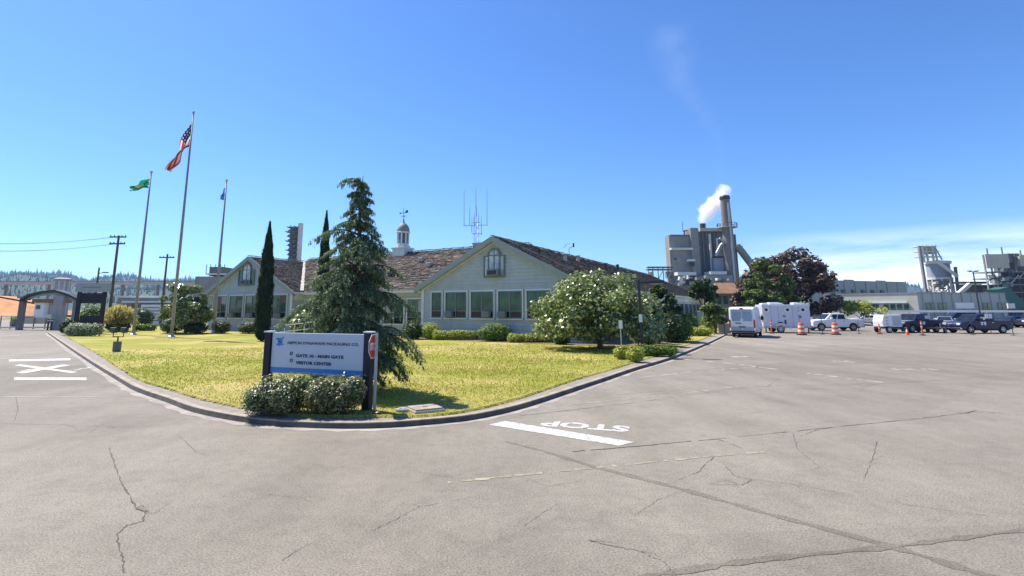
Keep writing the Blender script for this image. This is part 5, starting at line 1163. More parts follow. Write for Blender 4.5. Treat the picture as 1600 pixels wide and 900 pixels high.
mb = MB(); mb.tube([(0, 0, 0), (0, 0, CAMH + (HOR - 503) * k - p.z)], .025, 8); mb.build('stake', 'steel', t)
h = CAMH + (HOR - 503) * k - p.z; mb = MB(); mb.box(-.09, .09, -.04, -.027, h - .30, h + .08); mb.build('plate', 'whitemat', t, bevel=.01)
p2 = p + Vector((0, -.03, 0)); t = thing('bucket', 'blue plastic bucket at the foot of the sign stake', 'bucket', p2)
mb = MB(); mb.lathe([(.17, 0), (.20, .30), (.22, .31), (.22, .34), (.19, .34), (.17, .05)], n=20); mb.build('pail', 'blueplastic', t); mb = MB(); mb.lathe([(.205, .29), (.225, .30), (.225, .345), (.20, .345)], n=20); mb.build('rim_band', 'whitemat', t)
p = G(664, 641, .15); t = thing('utility_cover', 'square concrete utility vault cover raised on the lawn edge', 'cover', (p.x, p.y, LZ), .5)
mb = MB(); mb.box(-.34, .34, -.28, .28, -.05, .09); mb.build('lid', 'kerb', t, bevel=.015); mb = MB(); mb.box(-.37, .37, -.31, .31, -.05, .05); mb.build('collar', 'concrete', t, bevel=.01); mb = MB(); mb.box(-.06, .06, -.02, .02, .091, .098); mb.build('lift_slot', 'dark', t)
for px, py, sx__, lab in ((628, 641, .16, 'small pale rock beside the utility vault cover'), (589, 645, .12, 'small dark stone at the foot of the sign post')):
    q = random.Random(px); mb = MB(); n = 9; rg = []
    for i in range(6):
        a = math.pi * i / 5; rg.append([mb.P((sx__ * math.sin(a) * math.cos(j * 6.283 / n) * q.uniform(.8, 1.2) + .001 * j, sx__ * .7 * math.sin(a) * math.sin(j * 6.283 / n) * q.uniform(.8, 1.2), sx__ * .45 * -math.cos(a) * q.uniform(.85, 1.1))) for j in range(n)])
    for A_, B_ in zip(rg, rg[1:]):
        for j in range(n): mb.face([A_[j], A_[(j + 1) % n], B_[(j + 1) % n], B_[j]])
    o = mb.build('rock', 'concrete' if px > 600 else 'dark', smooth=False); o.location = G(px, py, LZ + .03); seto(o, lab, 'rock')
# bare soil by the cover
mb = MB(); c = G(690, 645, 0); q = random.Random(4); P = []
for i in range(22): a = i * 6.283 / 22; P.append((c.x + .95 * math.cos(a) * q.uniform(.7, 1.15), c.y + .33 * math.sin(a) * q.uniform(.6, 1.2), LZ + .004))
mb.poly(P); seto(mb.build('soil', mat('bare_soil', (.30, .24, .17), .95, var=.3, scale=6, bump=.5)), kind='structure')
p = G(182, 549, LZ); k = p.y / FH; t = thing('flood_light', 'twin head floodlight on a small grey box aimed at the flagpoles', 'floodlight', p, 0)
mb = MB(); mb.box(-.16, .16, -.14, .14, 0, 15 * k); mb.build('housing', 'plantdark', t, bevel=.02); zb_ = 15 * k
mb = MB(); mb.tube([(0, 0, zb_), (0, 0, zb_ + 7 * k)], .04, 8); mb.tube([(-8 * k, 0, zb_ + 14 * k), (-8 * k, 0, zb_ + 7 * k), (8 * k, 0, zb_ + 7 * k), (8 * k, 0, zb_ + 14 * k)], .03, 8); mb.build('yoke', 'dark', t)
for s in (-1, 1):
    mb = MB(Matrix.Translation((s * 8 * k, 0, zb_ + 17 * k)) @ Matrix.Rotation(-.5, 4, 'X')); mb.box(-.17, .17, -.12, .14, -.12, .12); hd = mb.build('lamp_head', 'dark', t, bevel=.03)
    mb = MB(Matrix.Translation((s * 8 * k, 0, zb_ + 17 * k)) @ Matrix.Rotation(-.5, 4, 'X')); mb.box(-.14, .14, .141, .15, -.09, .09); mb.build('lens', 'lampclear', hd)
# ------------------------------------------------------------------ industry far behind
def X(px, py, d): return D(px, py, d).x
def Z(px, py, d): return D(px, py, d).z
def pbox(mb, x0, x1, y0, y1, d, th, base=None):
    """box at distance d whose front covers pixel x0..x1, y0 (top)..y1 (foot)"""
    pm = (y0 + y1) / 2; mb.box(X(x0, pm, d), X(x1, pm, d), d, d + th, Z((x0 + x1) / 2, y1, d) if base is None else base, Z((x0 + x1) / 2, y0, d))
def part(t, name, m, fn, **kw):
    mb = MB(); fn(mb); return mb.build(name, m, t, world=True, **kw)
def pbeam(mb, a, b, d, w, d2=None): mb.beam(D(a[0], a[1], d), D(b[0], b[1], d2 or d), w)
# power house
d = 230.0; o = D(1095, 470, d); o.z = 0
pp = thing('power_house', 'tall grey concrete power house with patched walls and roof steam pipe', 'industrial building', o)
part(pp, 'low_block', 'plantgrey', lambda m: (pbox(m, 1048.5, 1083, 368, 480, d, 5, 0),))
part(pp, 'stair_tower', 'plantgrey', lambda m: (pbox(m, 1083, 1095, 356, 480, d - 1.5, 8, 0),))
part(pp, 'high_block', 'plantdark', lambda m: (pbox(m, 1095, 1143, 357, 480, d + 3, 9, 0),))
part(pp, 'parapet', 'tan', lambda m: (pbox(m, 1094, 1130, 356, 361, d + 1, 2),)); part(pp, 'parapet', 'plantdark', lambda m: pbox(m, 1047.5, 1083, 366.5, 369, d - .3, 5.6)); part(pp, 'canopy', 'plantlight', lambda m: pbox(m, 1049, 1083, 387, 390, d - 2.5, 2.4))
part(pp, 'lower_wall', 'plantmid', lambda m: pbox(m, 1050, 1082.5, 390, 412, d - .35, .3)); part(pp, 'canopy', 'plantlight', lambda m: pbox(m, 1076, 1086.5, 405, 408, d - 4, 2.4)); part(pp, 'opening', 'dark', lambda m: pbox(m, 1079, 1085, 408, 416, d - 1.9, .3)); part(pp, 'opening', 'dark', lambda m: pbox(m, 1054, 1057, 403, 406, d - .7, .3))
part(pp, 'canopy', 'plantlight', lambda m: pbox(m, 1059, 1088, 425, 430, d - 6, 4)); part(pp, 'loading_bay', 'dark', lambda m: pbox(m, 1060, 1087, 430, 445, d - 2, .4))
for px in (1100, 1106, 1112, 1118, 1124): part(pp, 'wall_rib', 'plantmid', lambda m, px=px: pbox(m, px, px + 1.2, 362, 440, d + 2.4, .7, 20))
part(pp, 'riser_pipe', 'plantlight', lambda m: m.tube([D(1108.5, 366, d), D(1111, 400, d), D(1113, 430, d)], .55, 8)); part(pp, 'riser_pipe', 'plantlight', lambda m: m.tube([D(1120, 372, d), D(1121, 390, d)], .45, 8))
part(pp, 'hopper', 'plantmid', lambda m: m.prism([(X(1115, 401, d), Z(1115, 401, d)), (X(1122, 390, d), Z(1122, 390, d)), (X(1130, 387, d), Z(1130, 387, d)), (X(1138, 397, d), Z(1138, 397, d)), (X(1138, 402, d), Z(1138, 402, d))], d - 3, d + 2.5))
part(pp, 'filter_house', M['plant_blue'] if 'plant_blue' in M else 'plantmid', lambda m: pbox(m, 1116, 1137, 403, 424, d - 3, 5)); part(pp, 'duct', 'steel', lambda m: m.tube([D(1118, 400, d - 4), D(1126, 384, d - 4), D(1136, 375, d - 4)], .7, 8)); part(pp, 'duct', 'steel', lambda m: m.tube([D(1124, 372, d - 4), D(1132, 378, d - 4), D(1136, 392, d - 4)], .6, 8))
part(pp, 'pipe_deck', 'plantlight', lambda m: (pbox(m, 1110, 1136, 424, 429, d - 8, 6),)); part(pp, 'equipment_house', 'plantmid', lambda m: pbox(m, 1104, 1146, 430, 462, d - 10, 8, 0))
q = random.Random(9)
for i in range(26): 
    px, py = q.uniform(1058, 1142), q.uniform(430, 444); part(pp, 'equipment', q.choice(['plantlight', 'plantmid', 'plantdark', 'steel']), lambda m: pbox(m, px, px + q.uniform(1.5, 6), py, py + q.uniform(2, 6), d - 11 - q.random() * 3, 2))
part(pp, 'steam_pipe', 'dark', lambda m: m.tube([D(1098.5, 362, d + 6), D(1098, 349.5, d + 6)], 1.25, 12)); part(pp, 'roof_rail', 'dark', lambda m: (pbeam(m, (1067, 361, ), (1083, 359), d + 2, .4), pbeam(m, (1069, 361), (1069, 367), d + 2, .4), pbeam(m, (1080, 360), (1080, 366), d + 2, .4), pbeam(m, (1066, 346), (1067, 362), d + 2, .15)))
for i in range(5): y = 372 + i * 14; part(pp, 'floor_band', 'plantmid', lambda m: pbox(m, 1083, 1095, y, y + 1, d - 1.75, .3))
# chimney with platform
d2 = 226.0; o = D(1146, 470, d2); o.z = 0; tz = Z(1136, 306, d2)
ch = thing('chimney_stack', 'tall round brown grey chimney with a ring platform beside the power house', 'chimney', o)
mb = MB(); mb.lathe([(2.9, 0), (2.4, tz * .5), (1.95, tz * .93), (1.85, tz)], n=24); mb.build('shaft', 'stack', ch, smooth=False)
mb = MB(); mb.lathe([(1.95, tz * .965), (2.25, tz * .972), (2.25, tz * .99), (1.95, tz)], n=24); mb.build('crown_band', 'dark', ch)
zp = Z(1141, 355, d2); mb = MB(); mb.lathe([(2.2, zp - .3), (4.2, zp - .3), (4.2, zp), (2.2, zp)], n=20); mb.build('platform', 'tan', ch)
mb = MB()
for i in range(16): a = i * math.pi / 8; mb.tube([(4.1 * math.cos(a), 4.1 * math.sin(a), zp), (4.1 * math.cos(a), 4.1 * math.sin(a), zp + 1.6)], .09, 5)
mb.tube([(4.1 * math.cos(i * math.pi / 8), 4.1 * math.sin(i * math.pi / 8), zp + 1.6) for i in range(17)], .12, 5, caps=False); mb.build('railing', 'dark', ch)
mb = MB(); mb.box(-.4, .4, -2.9, -2.5, 4, tz * .93); mb.build('ladder', 'steel', ch)
d3 = 228.0; o = D(1152, 470, d3); o.z = 0; dc = thing('flue_tower', 'dark cladded flue tower with a slanted duct leaning on it', 'industrial tower', o)
part(dc, 'tower', 'plantdark', lambda m: pbox(m, 1147.5, 1154, 366, 470, d3 + 4, 8, 0)); part(dc, 'slanted_duct', 'plantmid', lambda m: m.tube([D(1151, 384, d3), D(1158, 392, d3), D(1174, 413, d3), D(1184, 428, d3)], 1.55, 12)); part(dc, 'walkway', 'dark', lambda m: (pbeam(m, (1152, 386), (1160, 385), d3, .5), pbeam(m, (1152, 390), (1160, 389), d3, .4)))
# pipe bridge west of the power house
d4 = 205.0; o = D(1032, 470, d4); o.z = 0; pb = thing('pipe_bridge', 'steel lattice pipe bridge behind the end of the office roof', 'pipe bridge', o)
part(pb, 'deck', 'plantdark', lambda m: (pbox(m, 1013, 1052, 416.5, 418, d4, 3), pbox(m, 1013, 1052, 420, 422, d4, 3)))
for px in (1013.5, 1021, 1029, 1037, 1045, 1051): part(pb, 'frame_post', 'plantdark', lambda m: pbox(m, px, px + .8, 416, 460, d4, .4, 0))
for px in (1013, 1029, 1043): part(pb, 'brace', 'steel', lambda m: pbeam(m, (px, 436), (px + 8, 421), d4, .25))
for px, w_, y0 in ((1015, 5, 425), (1043, 9, 424), (1048, 6, 432), (1053, 6, 436)): part(pb, 'equipment', 'plantlight' if px == 1015 else 'plantmid', lambda m: pbox(m, px, px + w_, y0, y0 + 10, d4 + 1, 3))
# brown roofed hut
d5 = 98.0; o = D(1136, 470, d5); o.z = 0; hut = thing('hut', 'low grey hut with a rust brown shingle roof beyond the office wing', 'building', o)
part(hut, 'wall', 'plantmid', lambda m: pbox(m, 1117, 1163, 459, 500, d5, 9, 0)); part(hut, 'roof', 'redshake', lambda m: m.hexa([D(1114, 458.5, d5 - .6), D(1166, 458.5, d5 - .6), D(1166, 458.5, d5 - .6) + Vector((0, 10, 0)), D(1114, 458.5, d5 - .6) + Vector((0, 10, 0)), D(1118, 442, d5 + 4), D(1160, 442, d5 + 4), D(1160, 442, d5 + 4.4), D(1118, 442, d5 + 4.4)]))
for px in (1121, 1131, 1142, 1152): part(hut, 'window', 'glass', lambda m: pbox(m, px, px + 6, 463, 475, d5 - .12, .1))
# white walkway roof, fence at the kerb end
d6 = 72.0; o = D(1150, 482, d6); o.z = 0; wk = thing('walkway_canopy', 'long low white walkway canopy on slim posts at the end of the office wing', 'canopy', o)
part(wk, 'roof', 'white', lambda m: pbox(m, 1098, 1192, 485.5, 488.5, d6, 2.5))
for px in (1104, 1118, 1132, 1146, 1160, 1174, 1188): part(wk, 'post', 'trim', lambda m: pbox(m, px, px + .9, 488.5, 509, d6 + .3, .1, 0))
o = D(1088, 482, 70); o.z = 0; pwl = thing('pier_wall', 'pale blue grey wall pier between the two squared hedges', 'wall', o)
part(pwl, 'pier', 'bldgrey', lambda m: pbox(m, 1090, 1099, 487, 510, 70, .4, 0)); part(pwl, 'cap', 'trim', lambda m: pbox(m, 1089.5, 1099.5, 486, 487.3, 69.9, .6))
g0 = G(1132, 522); o = thing('lattice_gate', 'low pale yellow lattice gate beside the parked van', 'gate', g0); k = g0.y / FH
for a, b_ in ((-8.5, 0), (1.0, 9.5)):
    mb = MB(); 
    for i in range(7): x = (a + (b_ - a) * i / 6) * k; mb.box(x - .04, x + .04, -.03, .03, .05, 1.02)
    for z in (.1, .4, .7, 1.0): mb.box(a * k, b_ * k, -.045, -.031, z - .045, z + .045)
    mb.build('gate_leaf', 'tan', o)
mb = MB(); mb.box(.2 * k, .8 * k, -.06, .06, 0, 1.2); mb.build('gate_post', 'dark', o)
# long low building: beige west face, grey south face
C0 = D(1436, 482, 97); C1 = D(1288, 482, 111); C2 = D(1574, 482, 99)
for c in (C0, C1, C2): c.z = 0
lb = thing('works_building', 'long flat roofed works building with beige west wall and grey front', 'building', C0)
HB = Z(1436, 458.5, 97)
def wallrun(a, b, z0, z1, th, out):
    a, b = a.copy(), b.copy(); u = (b - a).normalized(); n = Vector((u.y, -u.x, 0)); 
    return [a + n * out + Vector((0, 0, z0)), b + n * out + Vector((0, 0, z0)), b + n * (out - th) + Vector((0, 0, z0)), a + n * (out - th) + Vector((0, 0, z0)), a + n * out + Vector((0, 0, z1)), b + n * out + Vector((0, 0, z1)), b + n * (out - th) + Vector((0, 0, z1)), a + n * (out - th) + Vector((0, 0, z1))]
part(lb, 'wall', 'bldbeige', lambda m: m.hexa(wallrun(C1, C0, 0, HB, 12, 0))); part(lb, 'wall', 'bldgrey', lambda m: m.hexa(wallrun(C0 + Vector((.02, 0, 0)), C2, 0, HB + .03, 14, 0)))
part(lb, 'parapet', 'plantmid', lambda m: m.hexa(wallrun(C0, C2, HB + .03, HB + .22, 14.2, .1))); part(lb, 'parapet', 'plantmid', lambda m: m.hexa(wallrun(C1, C0, HB + .005, HB + .2, 12.2, .1))); part(lb, 'window_band', 'trim', lambda m: m.hexa(wallrun(C1, C0.lerp(C1, .1), 3.55, 3.8, .5, .35)))
def run_win(a, b, px0, px1, y0, y1, n=1):
    u = (b - a).normalized(); nr = Vector((u.y, -u.x, 0)); p0, p1 = onplane(px0, (y0 + y1) / 2, a, nr), onplane(px1, (y0 + y1) / 2, a, nr); zz1, zz0 = onplane((px0 + px1) / 2, y0, a, nr).z, onplane((px0 + px1) / 2, y1, a, nr).z
    p0.z = p1.z = 0
    for i in range(n):
        A, B_ = p0.lerp(p1, i / n + .03), p0.lerp(p1, (i + 1) / n - .03); w_ = part(lb, 'window', 'frame', lambda m: m.hexa(wallrun(A, B_, zz0, zz1, .1, .08))); A2, B2 = A.lerp(B_, .06), A.lerp(B_, .94)
        mb = MB(); mb.hexa(wallrun(A2, B2, zz0 + .12, zz1 - .12, .05, .1)); mb.build('pane', 'glass', w_, world=True)
for a in ((1316, 1333, 3), (1344, 1356, 2), (1380, 1422, 4), (1362, 1374, 2), (1296, 1312, 3)): run_win(C1, C0, a[0], a[1], 475, 485, a[2])
for a in ((1446, 1461, 2), (1465, 1480, 2), (1535, 1549, 2), (1558, 1571, 2)): run_win(C0, C2, a[0], a[1], 473, 484, a[2])
part(lb, 'banner', 'whitemat', lambda m: m.hexa(wallrun(C0.lerp(C2, .41), C0.lerp(C2, .62), Z(1505, 482, 98), Z(1505, 473, 98), .06, .07)))
for i in range(9): f = .05 + i * .11; part(lb, 'downpipe', 'plantmid', lambda m: m.hexa(wallrun(C0.lerp(C2, f), C0.lerp(C2, f + .008), .5, HB, .06, .06)))
# taller panelled building behind it
A1, A2 = D(1268, 482, 128), D(1421, 482, 139); A1.z = A2.z = 0; H2 = Z(1280, 436, 129)
ub = thing('panelled_shed', 'taller grey green shed of vertical panels behind the beige wall', 'building', A1)
part(ub, 'wall', 'bldgrey', lambda m: m.hexa(wallrun(A1, A2, 0, H2 - .2, 14, 0)))
for i in range(9):
    f0, f1 = i / 9 + .004, (i + 1) / 9 - .004; part(ub, 'wall_panel', 'bldgrey', lambda m: m.hexa(wallrun(A1.lerp(A2, f0), A1.lerp(A2, f1), 1, H2 - (.3 if i % 3 else 0) + .05 * (i % 2), .12, .14 + .04 * (i % 2))))
for i in range(7): f = .1 + .1 * i; part(ub, 'roof_vent', 'plantdark', lambda m: m.hexa(wallrun(A1.lerp(A2, f), A1.lerp(A2, f + .03), HB + 1.2, HB + 1.9, .5, .6)))
# parking canopy edge
d7 = 93.0; o = D(1480, 482, d7); o.z = 0; pc = thing('parking_canopy', 'long white canopy edge running behind the parked pickups', 'canopy', o)
part(pc, 'roof', 'white', lambda m: pbox(m, 1356, 1640, 485, 488, d7, 1.6))
for px in range(1362, 1640, 30): part(pc, 'post', 'trim', lambda m: pbox(m, px, px + 1, 488, 503, d7 + .2, .12, 0))
# silo tower
d8 = 170.0; o = D(1466, 421, d8 + 4); o.y = d8; o.z = 0; st = thing('silo_tower', 'pale steel silo on lattice legs with ladders and head gear', 'silo', o); r8 = 3.15
zt_ = lambda py: Z(1462, py, d8)
part(st, 'drum', M['plant_blue'] if 'plant_blue' in M else 'plantmid', lambda m: m.lathe([(r8, zt_(433)), (r8, zt_(411))], (o.x, o.y + 4, 0), 24)); part(st, 'rim_deck', 'plantlight', lambda m: m.lathe([(r8 + .5, zt_(411)), (r8 + .5, zt_(407)), (.5, zt_(405))], (o.x, o.y + 4, 0), 24)); part(st, 'base_ring', 'plantlight', lambda m: m.lathe([(r8 + .3, zt_(436)), (r8 + .3, zt_(433))], (o.x, o.y + 4, 0), 24)); part(st, 'cone', 'plantmid', lambda m: m.lathe([(1, zt_(448)), (r8, zt_(436.5))], (o.x, o.y + 4, 0), 20))
for i in range(8): a = i * math.pi / 4 + .2; part(st, 'leg', 'plantlight', lambda m: m.tube([(o.x + r8 * math.cos(a), o.y + 4 + r8 * math.sin(a), 0), (o.x + r8 * math.cos(a), o.y + 4 + r8 * math.sin(a), zt_(434))], .28, 6))
for i in range(8):
    a, b_ = i * math.pi / 4 + .2, (i + 1) * math.pi / 4 + .2
    for z0_, z1_ in ((1, zt_(458)), (zt_(458), zt_(446)), (zt_(446), zt_(435))): part(st, 'brace', 'steel', lambda m: m.beam((o.x + r8 * math.cos(a), o.y + 4 + r8 * math.sin(a), z0_), (o.x + r8 * math.cos(b_), o.y + 4 + r8 * math.sin(b_), z1_), .22))
part(st, 'stair', 'plantlight', lambda m: (m.beam((o.x - r8 - .6, o.y - .6, zt_(410)), (o.x + r8 * .6, o.y - .6, zt_(432)), .5, .9),))
for px in (1440, 1446, 1455, 1460): part(st, 'head_frame', 'plantlight', lambda m: pbeam(m, (px, 383), (px + 4.5, 410), d8 + 2 + (px % 3), .45))
for py in (384, 392, 400): part(st, 'head_deck', 'plantlight', lambda m: pbox(m, 1436 + (py - 384) * .3, 1464 + (py - 384) * .5, py, py + 1.2, d8 + 1, 4))
for a, b_ in (((1441, 386), (1448, 400)), ((1448, 385), (1443, 399)), ((1456, 386), (1464, 402)), ((1462, 388), (1472, 406))): part(st, 'brace', 'steel', lambda m: pbeam(m, a, b_, d8 + 2, .3))
part(st, 'head_house', 'tan', lambda m: pbox(m, 1452, 1463, 384, 396, d8 + 2, 3)); part(st, 'elevator_leg', 'plantmid', lambda m: pbeam(m, (1436, 384), (1449, 470), d8 + 1, .7)); part(st, 'side_stack', 'plantdark', lambda m: m.tube([D(1492.5, 417, d8), D(1497, 455, d8)], .45, 8))
for i in range(14): px, py = q.uniform(1447, 1490), q.uniform(436, 456); part(st, 'equipment', q.choice(['tan', 'plantlight', 'plantmid', 'plantdark']), lambda m: pbox(m, px, px + q.uniform(2, 7), py, py + q.uniform(2, 6), d8 + q.uniform(0, 6), 1.5))
# conveyor and sheds between silo and chip tower
d9 = 165.0; o = D(1515, 482, d9); o.z = 0; cv = thing('conveyor_house', 'dark conveyor house with sloping white gallery beside the silo', 'industrial building', o)
part(cv, 'house', 'plantdark', lambda m: pbox(m, 1508, 1536, 444, 470, d9, 2, 0)); part(cv, 'roof', 'dark', lambda m: pbox(m, 1498, 1545, 440, 443, d9 - 1, 2.5)); part(cv, 'gallery', 'plantlight', lambda m: pbeam(m, (1498, 459), (1515, 444), d9 - 2, 1.0)); part(cv, 'annex', 'tan', lambda m: pbox(m, 1536, 1556, 448, 470, d9 + 1, 6, 0)); part(cv, 'annex_roof', 'redshake', lambda m: pbox(m, 1534, 1558, 446, 449, d9, 8))
# chip tower at the picture's edge
d10 = 160.0; o = D(1575, 482, d10); o.z = 0; ct = thing('chip_tower', 'dark steel process tower with beige top panels and a teal chute', 'industrial tower', o)
part(ct, 'top_panel', 'tan', lambda m: pbox(m, 1541, 1576, 397, 419, d10 - 1, 1)); part(ct, 'top_panel', 'plantdark', lambda m: pbox(m, 1576, 1594, 396, 410, d10, 2)); part(ct, 'top_panel', 'tan', lambda m: pbox(m, 1594, 1640, 400, 416, d10 - 1, 1)); part(ct, 'core', 'plantdark', lambda m: pbox(m, 1572, 1640, 408, 480, d10 + 2, 3, 0))
for px in (1543, 1553, 1564, 1578, 1592, 1606, 1620): part(ct, 'column', 'plantdark' if px > 1560 else 'plantmid', lambda m: pbox(m, px, px + 1.4, 398, 480, d10 - .5, .4, 0))
for py in (424, 434, 444, 456, 466): part(ct, 'deck', 'plantmid', lambda m: pbox(m, 1548 + (py > 440) * 8, 1640, py, py + 1.5, d10 - 1.5, 6))
for px, py in ((1543, 440), (1553, 432), (1564, 456), (1578, 444), (1592, 434), (1606, 456)): part(ct, 'brace', 'steel', lambda m: pbeam(m, (px, py), (px + 13, py - 14), d10 - .8, .3))
for i in range(26): px, py = q.uniform(1548, 1625), q.uniform(418, 470); part(ct, 'equipment', q.choice(['plantlight', 'plantmid', 'plantdark', 'plantdark', 'steel']), lambda m: pbox(m, px, px + q.uniform(2, 7), py, py + q.uniform(2, 6), d10 - 2 - q.random() * 2, 1.5))
part(ct, 'chute', 'teal', lambda m: m.prism([(X(1561, 452, d10 - 8), Z(1561, 452, d10 - 8)), (X(1576, 448, d10 - 8), Z(1576, 448, d10 - 8)), (X(1608, 480, d10 - 8), Z(1608, 480, d10 - 8)), (X(1584, 484, d10 - 8), Z(1584, 484, d10 - 8))], d10 - 8, d10 - 4)); part(ct, 'chute_end', 'plantlight', lambda m: pbox(m, 1575, 1586, 474, 482, d10 - 8.5, 2))
for px, py in ((1543, 388), (1566, 386), (1595, 391)): part(ct, 'roof_mast', 'plantdark', lambda m: pbox(m, px, px + 1, py, 400, d10, .3))
# small stack at the far west behind the office (lattice tower with round flue)
d11 = 150.0; o = D(461, 470, d11); o.z = 0; lt = thing('stair_tower', 'distant dark lattice stair tower with a pale flue rising behind the office roof', 'industrial tower', o)
part(lt, 'flue', 'plantlight', lambda m: m.tube([(D(467, 400, d11).x, d11, 0), (D(467, 400, d11).x, d11, Z(468, 349, d11))], .75, 12)); part(lt, 'shaft', 'plantmid', lambda m: pbox(m, 451.5, 462, 354, 470, d11 + .6, 1.6, 0))
for px in (450, 455.5, 462): part(lt, 'column', 'plantdark', lambda m: pbox(m, px, px + 1, 352, 470, d11 - .5, .25, 0))
for i in range(8): y = 354 + i * 7.2; part(lt, 'landing', 'plantdark', lambda m: pbox(m, 445.5 if i % 2 else 448, 464, y, y + 1.1, d11 - 1, 2.4)); part(lt, 'flight', 'plantdark', lambda m: pbeam(m, (450, y + 7), (463, y), d11 - .8, .3))
# roof plant west of the office
d12 = 90.0; o = D(335, 470, d12); o.z = 0; rb = thing('boiler_shed', 'low grey shed with a dark roof house behind the west gable', 'building', o)
part(rb, 'wall', 'plantmid', lambda m: pbox(m, 302, 345, 432, 500, d12, 8, 0)); part(rb, 'roof_house', 'plantdark', lambda m: pbox(m, 327, 349, 417, 431, d12 + 1, 4)); part(rb, 'roof_deck', 'plantlight', lambda m: pbox(m, 321, 353, 427, 429, d12 - .5, 6))
for px in (322, 328, 336, 344, 350): part(rb, 'rail_post', 'plantdark', lambda m: pbox(m, px, px + .7, 413, 428, d12 - .4, .1))
# ------------------------------------------------------------------ west: gate, board, utility poles, bridge, chips
b0 = G(118, 515, LZ); d13 = 50.0
def bx13(px): return X(px, 482, d13)
gb = thing('gate_sign_board', 'tall dark sign board with pale header on two posts among the gate shrubs', 'sign', (bx13(142), d13, LZ)); kz = lambda py: Z(142, py, d13)
part(gb, 'header', 'bldgrey', lambda m: pbox(m, 118, 171.5, 442.5, 456, d13, .25)); part(gb, 'header_line', 'plantdark', lambda m: pbox(m, 129, 158, 448.6, 449.4, d13 - .02, .015)); part(gb, 'panel', 'signpost', lambda m: pbox(m, 123, 162, 458, 474, d13 + .1, .2))
part(gb, 'post', 'signpost', lambda m: pbox(m, 117.5, 124, 456.2, 510, d13 + .05, .12, LZ)); part(gb, 'post', 'signpost', lambda m: pbox(m, 156, 162.5, 456.2, 520, d13 + .05, .12, LZ)); part(gb, 'lower_panel', 'signpost', lambda m: pbox(m, 124, 156, 493, 508, d13 + .15, .15))
d14 = 62.0; o = D(75, 482, d14); o.z = 0; gc = thing('gate_canopy', 'arched gate canopy on stone piers over the entrance lanes', 'canopy', o)
def archpts(off): return [(33, 467 + off), (42, 461.5 + off), (62, 456.5 + off), (84, 454 + off), (104, 460 + off), (121, 468 + off)]
def archfn(m):
    up, lo = archpts(-1.6), archpts(2.2)
    for i in range(5): m.hexa([D(*lo[i], d14), D(*lo[i + 1], d14), D(*lo[i + 1], d14) + Vector((0, 1.2, 0)), D(*lo[i], d14) + Vector((0, 1.2, 0)), D(*up[i], d14), D(*up[i + 1], d14), D(*up[i + 1], d14) + Vector((0, 1.2, 0)), D(*up[i], d14) + Vector((0, 1.2, 0))])
part(gc, 'roof', 'dark', archfn); part(gc, 'soffit', 'bldgrey', lambda m: [m.hexa([D(a[0], a[1] + 6.5, d14 + .4), D(b_[0], b_[1] + 6.5, d14 + .4), D(b_[0], b_[1] + 6.5, d14 + .9), D(a[0], a[1] + 6.5, d14 + .9), D(a[0], a[1] + 2.3, d14 + .4), D(b_[0], b_[1] + 2.3, d14 + .4), D(b_[0], b_[1] + 2.3, d14 + .9), D(a[0], a[1] + 2.3, d14 + .9)]) for a, b_ in zip(archpts(0), archpts(0)[1:])] and None)
part(gc, 'pier', 'stack', lambda m: pbox(m, 27.5, 35.5, 466, 510, d14 + .3, .4, 0)); part(gc, 'pier_cap', 'concrete', lambda m: pbox(m, 26.5, 37, 462.5, 466, d14 + .1, .8)); part(gc, 'pier', 'concrete', lambda m: pbox(m, 81, 96, 462, 514, d14 - .2, .5, 0)); part(gc, 'column', 'plantmid', lambda m: pbox(m, 112, 117, 466, 514, d14 + .3, .5, 0))
part(gc, 'lean_to_roof', 'dark', lambda m: m.hexa([D(-30, 460, d14), D(54, 475.5, d14), D(54, 475.5, d14 + .9), D(-30, 460, d14 + .9), D(-30, 457.5, d14), D(54, 473, d14), D(54, 473, d14 + .9), D(-30, 457.5, d14 + .9)]))
o = G(78, 514); gt = thing('boom_gate', 'pale boom fence and gate rails across the entrance lanes', 'gate', o); d15 = o.y
for py in (493.5, 510.5): part(gt, 'rail', 'trim', lambda m: pbox(m, -60, 86, py, py + 2.2 if py > 500 else py + 1.5, d15, .12))
for px in (-40, -20, 0, 16, 33, 52, 70, 84): part(gt, 'post', 'plantgrey', lambda m: pbox(m, px, px + 1.2, 493, 512, d15 + .15, .1, 0))
part(gt, 'mesh_panel', 'tan', lambda m: pbox(m, 34, 83, 496, 506, d15 + .3, .05)); part(gt, 'barrier_block', 'trim', lambda m: pbox(m, 70, 86, 492, 496.5, d15 - .3, .4))
for px, lab in ((74, 'small black bollard at the gate, nearer the planter'), (79.5, 'small black bollard at the gate, nearer the stone pier')):
    p = G(px, 516); t = thing('bollard', lab, 'bollard', p, 0, 'black bollards at the gate'); mb = MB(); mb.lathe([(.09, 0), (.09, .95), (.14, 1.0), (.14, 1.2), (.05, 1.28)], n=12); mb.build('shaft', 'dark', t); mb = MB(); mb.lathe([(.145, 1.05), (.145, 1.15)], n=12); mb.build('band', 'whitemat', t)
p = G(25, 511); t = thing('planter', 'round dark planter with a small yellow green plant on the gate island', 'planter', p); mb = MB(); mb.lathe([(.45, 0), (.7, .3), (.72, .75), (.62, .8), (.58, .7)], n=20); mb.build('pot', 'plantdark', t); crown('plant', [(0, 0, 1.05, .6, .6, .4)], 700, .25, 'shrubyellow', t, 5, inner=.3)
o = D(60, 482, 90); o.z = 0; gh = thing('gate_house', 'small white gate house with a rust roof under the arched canopy', 'building', o)
